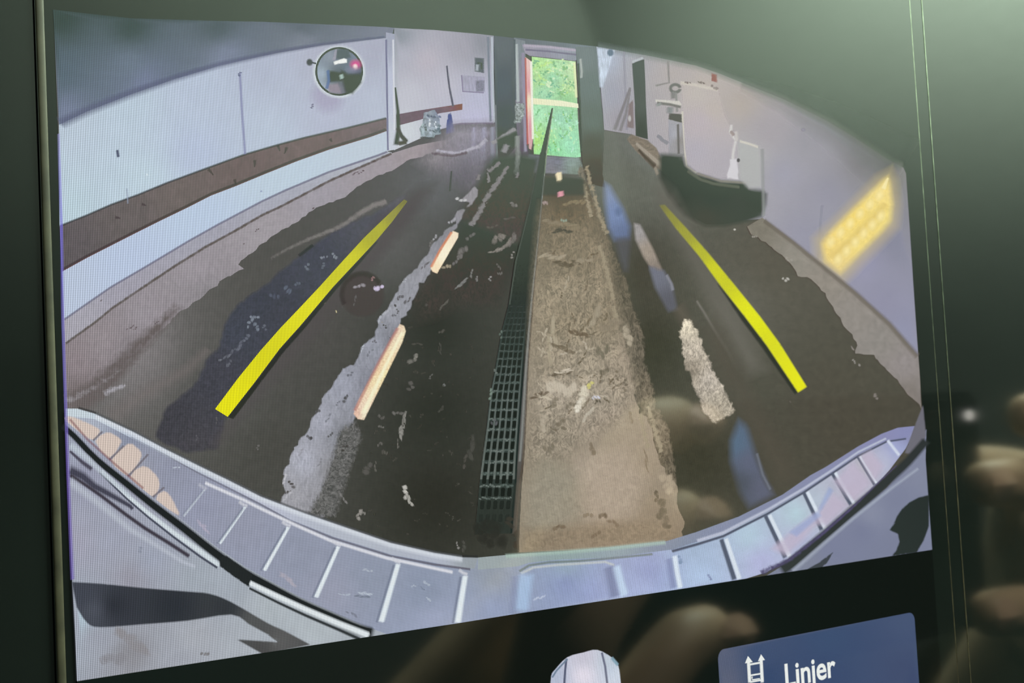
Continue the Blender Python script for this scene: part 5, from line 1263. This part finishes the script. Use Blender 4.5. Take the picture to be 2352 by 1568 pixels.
poly('menu_button', rounded(0.0850, 0.1266, -0.031, -0.0086, 0.0012), [(1660, 1510, (88, 96, 118)), (1670, 1560, (92, 98, 118)), (1740, 1500, (66, 82, 112)), (1760, 1560, (56, 74, 106)), (1900, 1470, (64, 82, 112)), (1900, 1550, (60, 76, 108)), (2090, 1420, (74, 88, 116)), (2080, 1550, (66, 78, 108))],  # paler left end is a glass reflection painted into the button colour
     grid=14, parent=menu, label='dark blue menu button')
WHT = (232, 236, 232)
for pts, wd_ in (([(1719, 1516), (1722, 1568)], 6), ([(1748, 1512), (1751, 1568)], 6), ([(1720, 1526), (1748, 1521)], 3.5), ([(1722, 1551), (1750, 1546)], 3), ([(1727, 1553), (1728, 1561), (1746, 1558)], 2.5), ([(1722, 1566), (1750, 1561)], 3)):
    stroke('button_icon', pts, wd_, WHT, soft=0.25, parent=menu)
poly('icon_arrow', [(1711, 1523), (1718, 1506), (1729, 1520)], WHT, parent=menu)
poly('icon_arrow', [(1741, 1518), (1748, 1502), (1757, 1515)], WHT, parent=menu)


def screen_text(name, txt, p0, p1, cap, col, parent, bold=0.0):
    """Lettering set on the panel: p0, p1 ends of the base line in picture units, cap height in metres."""
    cu = bpy.data.curves.new(name, 'FONT')
    cu.body = txt
    cu.size = 1.0
    cu.offset = bold
    cu.resolution_u = 6
    to = bpy.data.objects.new(name, cu)
    COL.objects.link(to)
    dg = bpy.context.evaluated_depsgraph_get()
    tm = bpy.data.meshes.new_from_object(to.evaluated_get(dg))
    bpy.data.objects.remove(to)
    a, b = on_plane(*p0), on_plane(*p1)
    xs = [v.co.x for v in tm.vertices]
    caps = max(v.co.y for v in tm.vertices)
    x0, x1 = min(xs), max(xs)
    vs = []
    for v in tm.vertices:
        t = (v.co.x - x0) / (x1 - x0)
        vs.append(to_px(a[0] + (b[0] - a[0]) * t, a[2] + v.co.y / caps * cap))
    fs = [tuple(p.vertices) for p in tm.polygons]
    return build(name, vs, fs, [tuple(col) + (1.0,)] * len(vs), parent, screen_mat())


screen_text('button_lettering', 'Linjer', (1805, 1578), (1921, 1558), 0.0031, WHT, menu, 0.02)

# ------------------------------------------------------------------ hands with a phone before the display (seen only in its glass)
m_skin = pbr('skin', (0.47, 0.34, 0.215), rough=0.5, ior=1.4, var=0.12, scale=70, bump=0.15)
m_nail = pbr('finger_nail', (0.58, 0.40, 0.28), rough=0.25, var=0.05)
m_sleeve = pbr('dark_green_sleeve', (0.012, 0.022, 0.016), rough=0.85, bump=0.5, var=0.3, scale=120)
m_phone = pbr('phone_back', (0.003, 0.0035, 0.003), rough=0.9, ior=1.15, var=0.1)
m_lens = pbr('phone_lens', (0.004, 0.004, 0.006), rough=0.05)


def skin_mesh(name, verts, edges, radii, parent, mat, root=0):
    me = bpy.data.meshes.new(name)
    me.from_pydata(verts, edges, [])
    o = obj(name, me, parent, (mat,))
    sk = o.modifiers.new('skin', 'SKIN')
    sk.use_smooth_shade = True
    sv = me.skin_vertices[0].data
    for i, r in enumerate(radii):
        sv[i].radius = (r, r)
        sv[i].use_root = (i == root)
    ss = o.modifiers.new('subdivision', 'SUBSURF')
    ss.levels = ss.render_levels = 2
    return o


def hand(label, sgn, tips, thumb, wrist, elbow):
    """Hand with five bent fingers; sgn = direction in which the fingers point along X."""
    root = bpy.data.objects.new('person', None)
    COL.objects.link(root)
    root.location = (elbow[0], elbow[1], Z0 + elbow[2])
    tag(root, label, 'person')
    V, E, Rr = [], [], []

    def add(p, r, prev=None):
        V.append((p[0] - elbow[0], p[1] - elbow[1], p[2] - elbow[2]))
        Rr.append(r)
        if prev is not None:
            E.append((prev, len(V) - 1))
        return len(V) - 1
    iw = add(wrist, 0.024)
    mid = [(wrist[i] * 0.5 + elbow[i] * 0.5) for i in range(3)]
    a = add(mid, 0.034, iw)
    add(elbow, 0.042, a)
    pc = (wrist[0] + sgn * 0.035, wrist[1] + 0.012, wrist[2] + 0.018)
    ip = add(pc, 0.025, iw)
    kn = []
    for k, (x, z, reach) in enumerate(tips):
        kx = wrist[0] + sgn * 0.062
        kz = pc[2] + 0.027 - 0.018 * k
        b = add((kx, wrist[1] + 0.030, kz), 0.0105, ip)
        px = x - sgn * 0.048 * reach
        c = add((kx * 0.35 + px * 0.65, -0.118, kz * 0.3 + z * 0.7), 0.0088, b)
        d = add((x - sgn * 0.022, -0.1165, z), 0.0082, c)
        e = add((x - sgn * 0.006, -0.1195, z), 0.0070, d)
        kn.append((x, z))
    t0 = add((wrist[0] + sgn * 0.025, wrist[1] + 0.008, wrist[2] + 0.045), 0.013, ip)
    t1 = add(((wrist[0] + sgn * 0.045 + thumb[0]) / 2, thumb[1] - 0.004, (wrist[2] + 0.06 + thumb[2]) / 2), 0.0105, t0)
    add(thumb, 0.0085, t1)
    skin_mesh('hand', V, E, Rr, root, m_skin)
    for (x, z) in kn:
        vs, fs = [], []
        for i in range(10):
            t = 2 * PI * i / 10
            vs.append((x - sgn * 0.009 + 0.0062 * math.cos(t) - elbow[0], -0.1098 - 0.0016 * abs(math.sin(t)) - elbow[1], z + 0.0052 * math.sin(t) - elbow[2]))
        vs.append((x - sgn * 0.009 - elbow[0], -0.1084 - elbow[1], z - elbow[2]))
        me = bpy.data.meshes.new('finger_nail')
        me.from_pydata(vs, [], [(i, (i + 1) % 10, 10) for i in range(10)])
        obj('finger_nail', me, root, (m_nail,))
    n = 14
    vs, fs = [], []
    ax = Vector(elbow) - Vector(wrist)
    u = ax.normalized()
    s = u.cross(Vector((0, 0, 1))).normalized()
    q = u.cross(s)
    for j in range(7):
        t = 0.22 + 0.9 * j / 6
        c = Vector(wrist) + ax * t - Vector(elbow)
        r = 0.036 + 0.018 * t + 0.002 * math.sin(j * 2.1)
        for i in range(n):
            an = 2 * PI * i / n
            vs.append(tuple(c + s * r * math.cos(an) + q * r * math.sin(an)))
    for j in range(6):
        for i in range(n):
            fs.append((j * n + i, j * n + (i + 1) % n, (j + 1) * n + (i + 1) % n, (j + 1) * n + i))
    fs.append(tuple(6 * n + i for i in range(n)))
    me = bpy.data.meshes.new('sleeve')
    me.from_pydata(vs, [], fs)
    for p in me.polygons:
        p.use_smooth = True
    obj('sleeve', me, root, (m_sleeve,))
    return root


hand('right hand in a dark green sleeve holding a phone', -1,
     [(0.338, 0.0175, 1.0), (0.3130, -0.0020, 1.0), (0.362, -0.0215, 0.8), (0.3105, -0.0400, 1.0)], (0.335, -0.160, -0.01), (0.450, -0.172, -0.052), (0.60, -0.42, -0.30))
hand('left hand in a dark green sleeve holding a phone', 1,
     [(0.208, 0.0205, 1.0), (0.2085, -0.0020, 1.0), (0.2145, -0.0305, 1.0), (0.208, -0.0515, 0.9)], (0.225, -0.153, 0.02), (0.100, -0.176, -0.112), (0.0, -0.40, -0.40))
ph = bpy.data.objects.new('smartphone', None)
COL.objects.link(ph)
ph.location = (0.271, -0.135, Z0 - 0.048)
tag(ph, 'dark phone held sideways in two hands before the display', 'phone')
box_obj('phone_body', (-0.076, 0.076, -0.0085, 0.0, 0.0, 0.075), m_phone, ph, 0.003)
box_obj('camera_bump', (0.034, 0.0745, 0.0, 0.0015, 0.038, 0.072), m_phone, ph, 0.0007)


def disc(name, x, z, r, y, mat, parent):
    vs = [(x + r * math.cos(2 * PI * i / 16), y, z + r * math.sin(2 * PI * i / 16)) for i in range(16)]
    vs += [(v[0], y - 0.001, v[2]) for v in vs[:16]]
    me = bpy.data.meshes.new(name)
    me.from_pydata(vs, [], [tuple(range(16))] + [(i, (i + 1) % 16, 16 + (i + 1) % 16, 16 + i) for i in range(16)])
    return obj(name, me, parent, (mat,))


disc('camera_lens', 0.050, 0.063, 0.006, 0.0022, m_lens, ph)
disc('camera_lens', 0.050, 0.047, 0.006, 0.0022, m_lens, ph)
m_led = bpy.data.materials.new('lit_flash')
m_led.use_nodes = True
b = m_led.node_tree.nodes['Principled BSDF']
b.inputs['Emission Color'].default_value = (1.0, 0.98, 0.9, 1)
b.inputs['Emission Strength'].default_value = 6.0
disc('flash_lamp', 0.0695, 0.0665, 0.0016, 0.0022, m_led, ph)
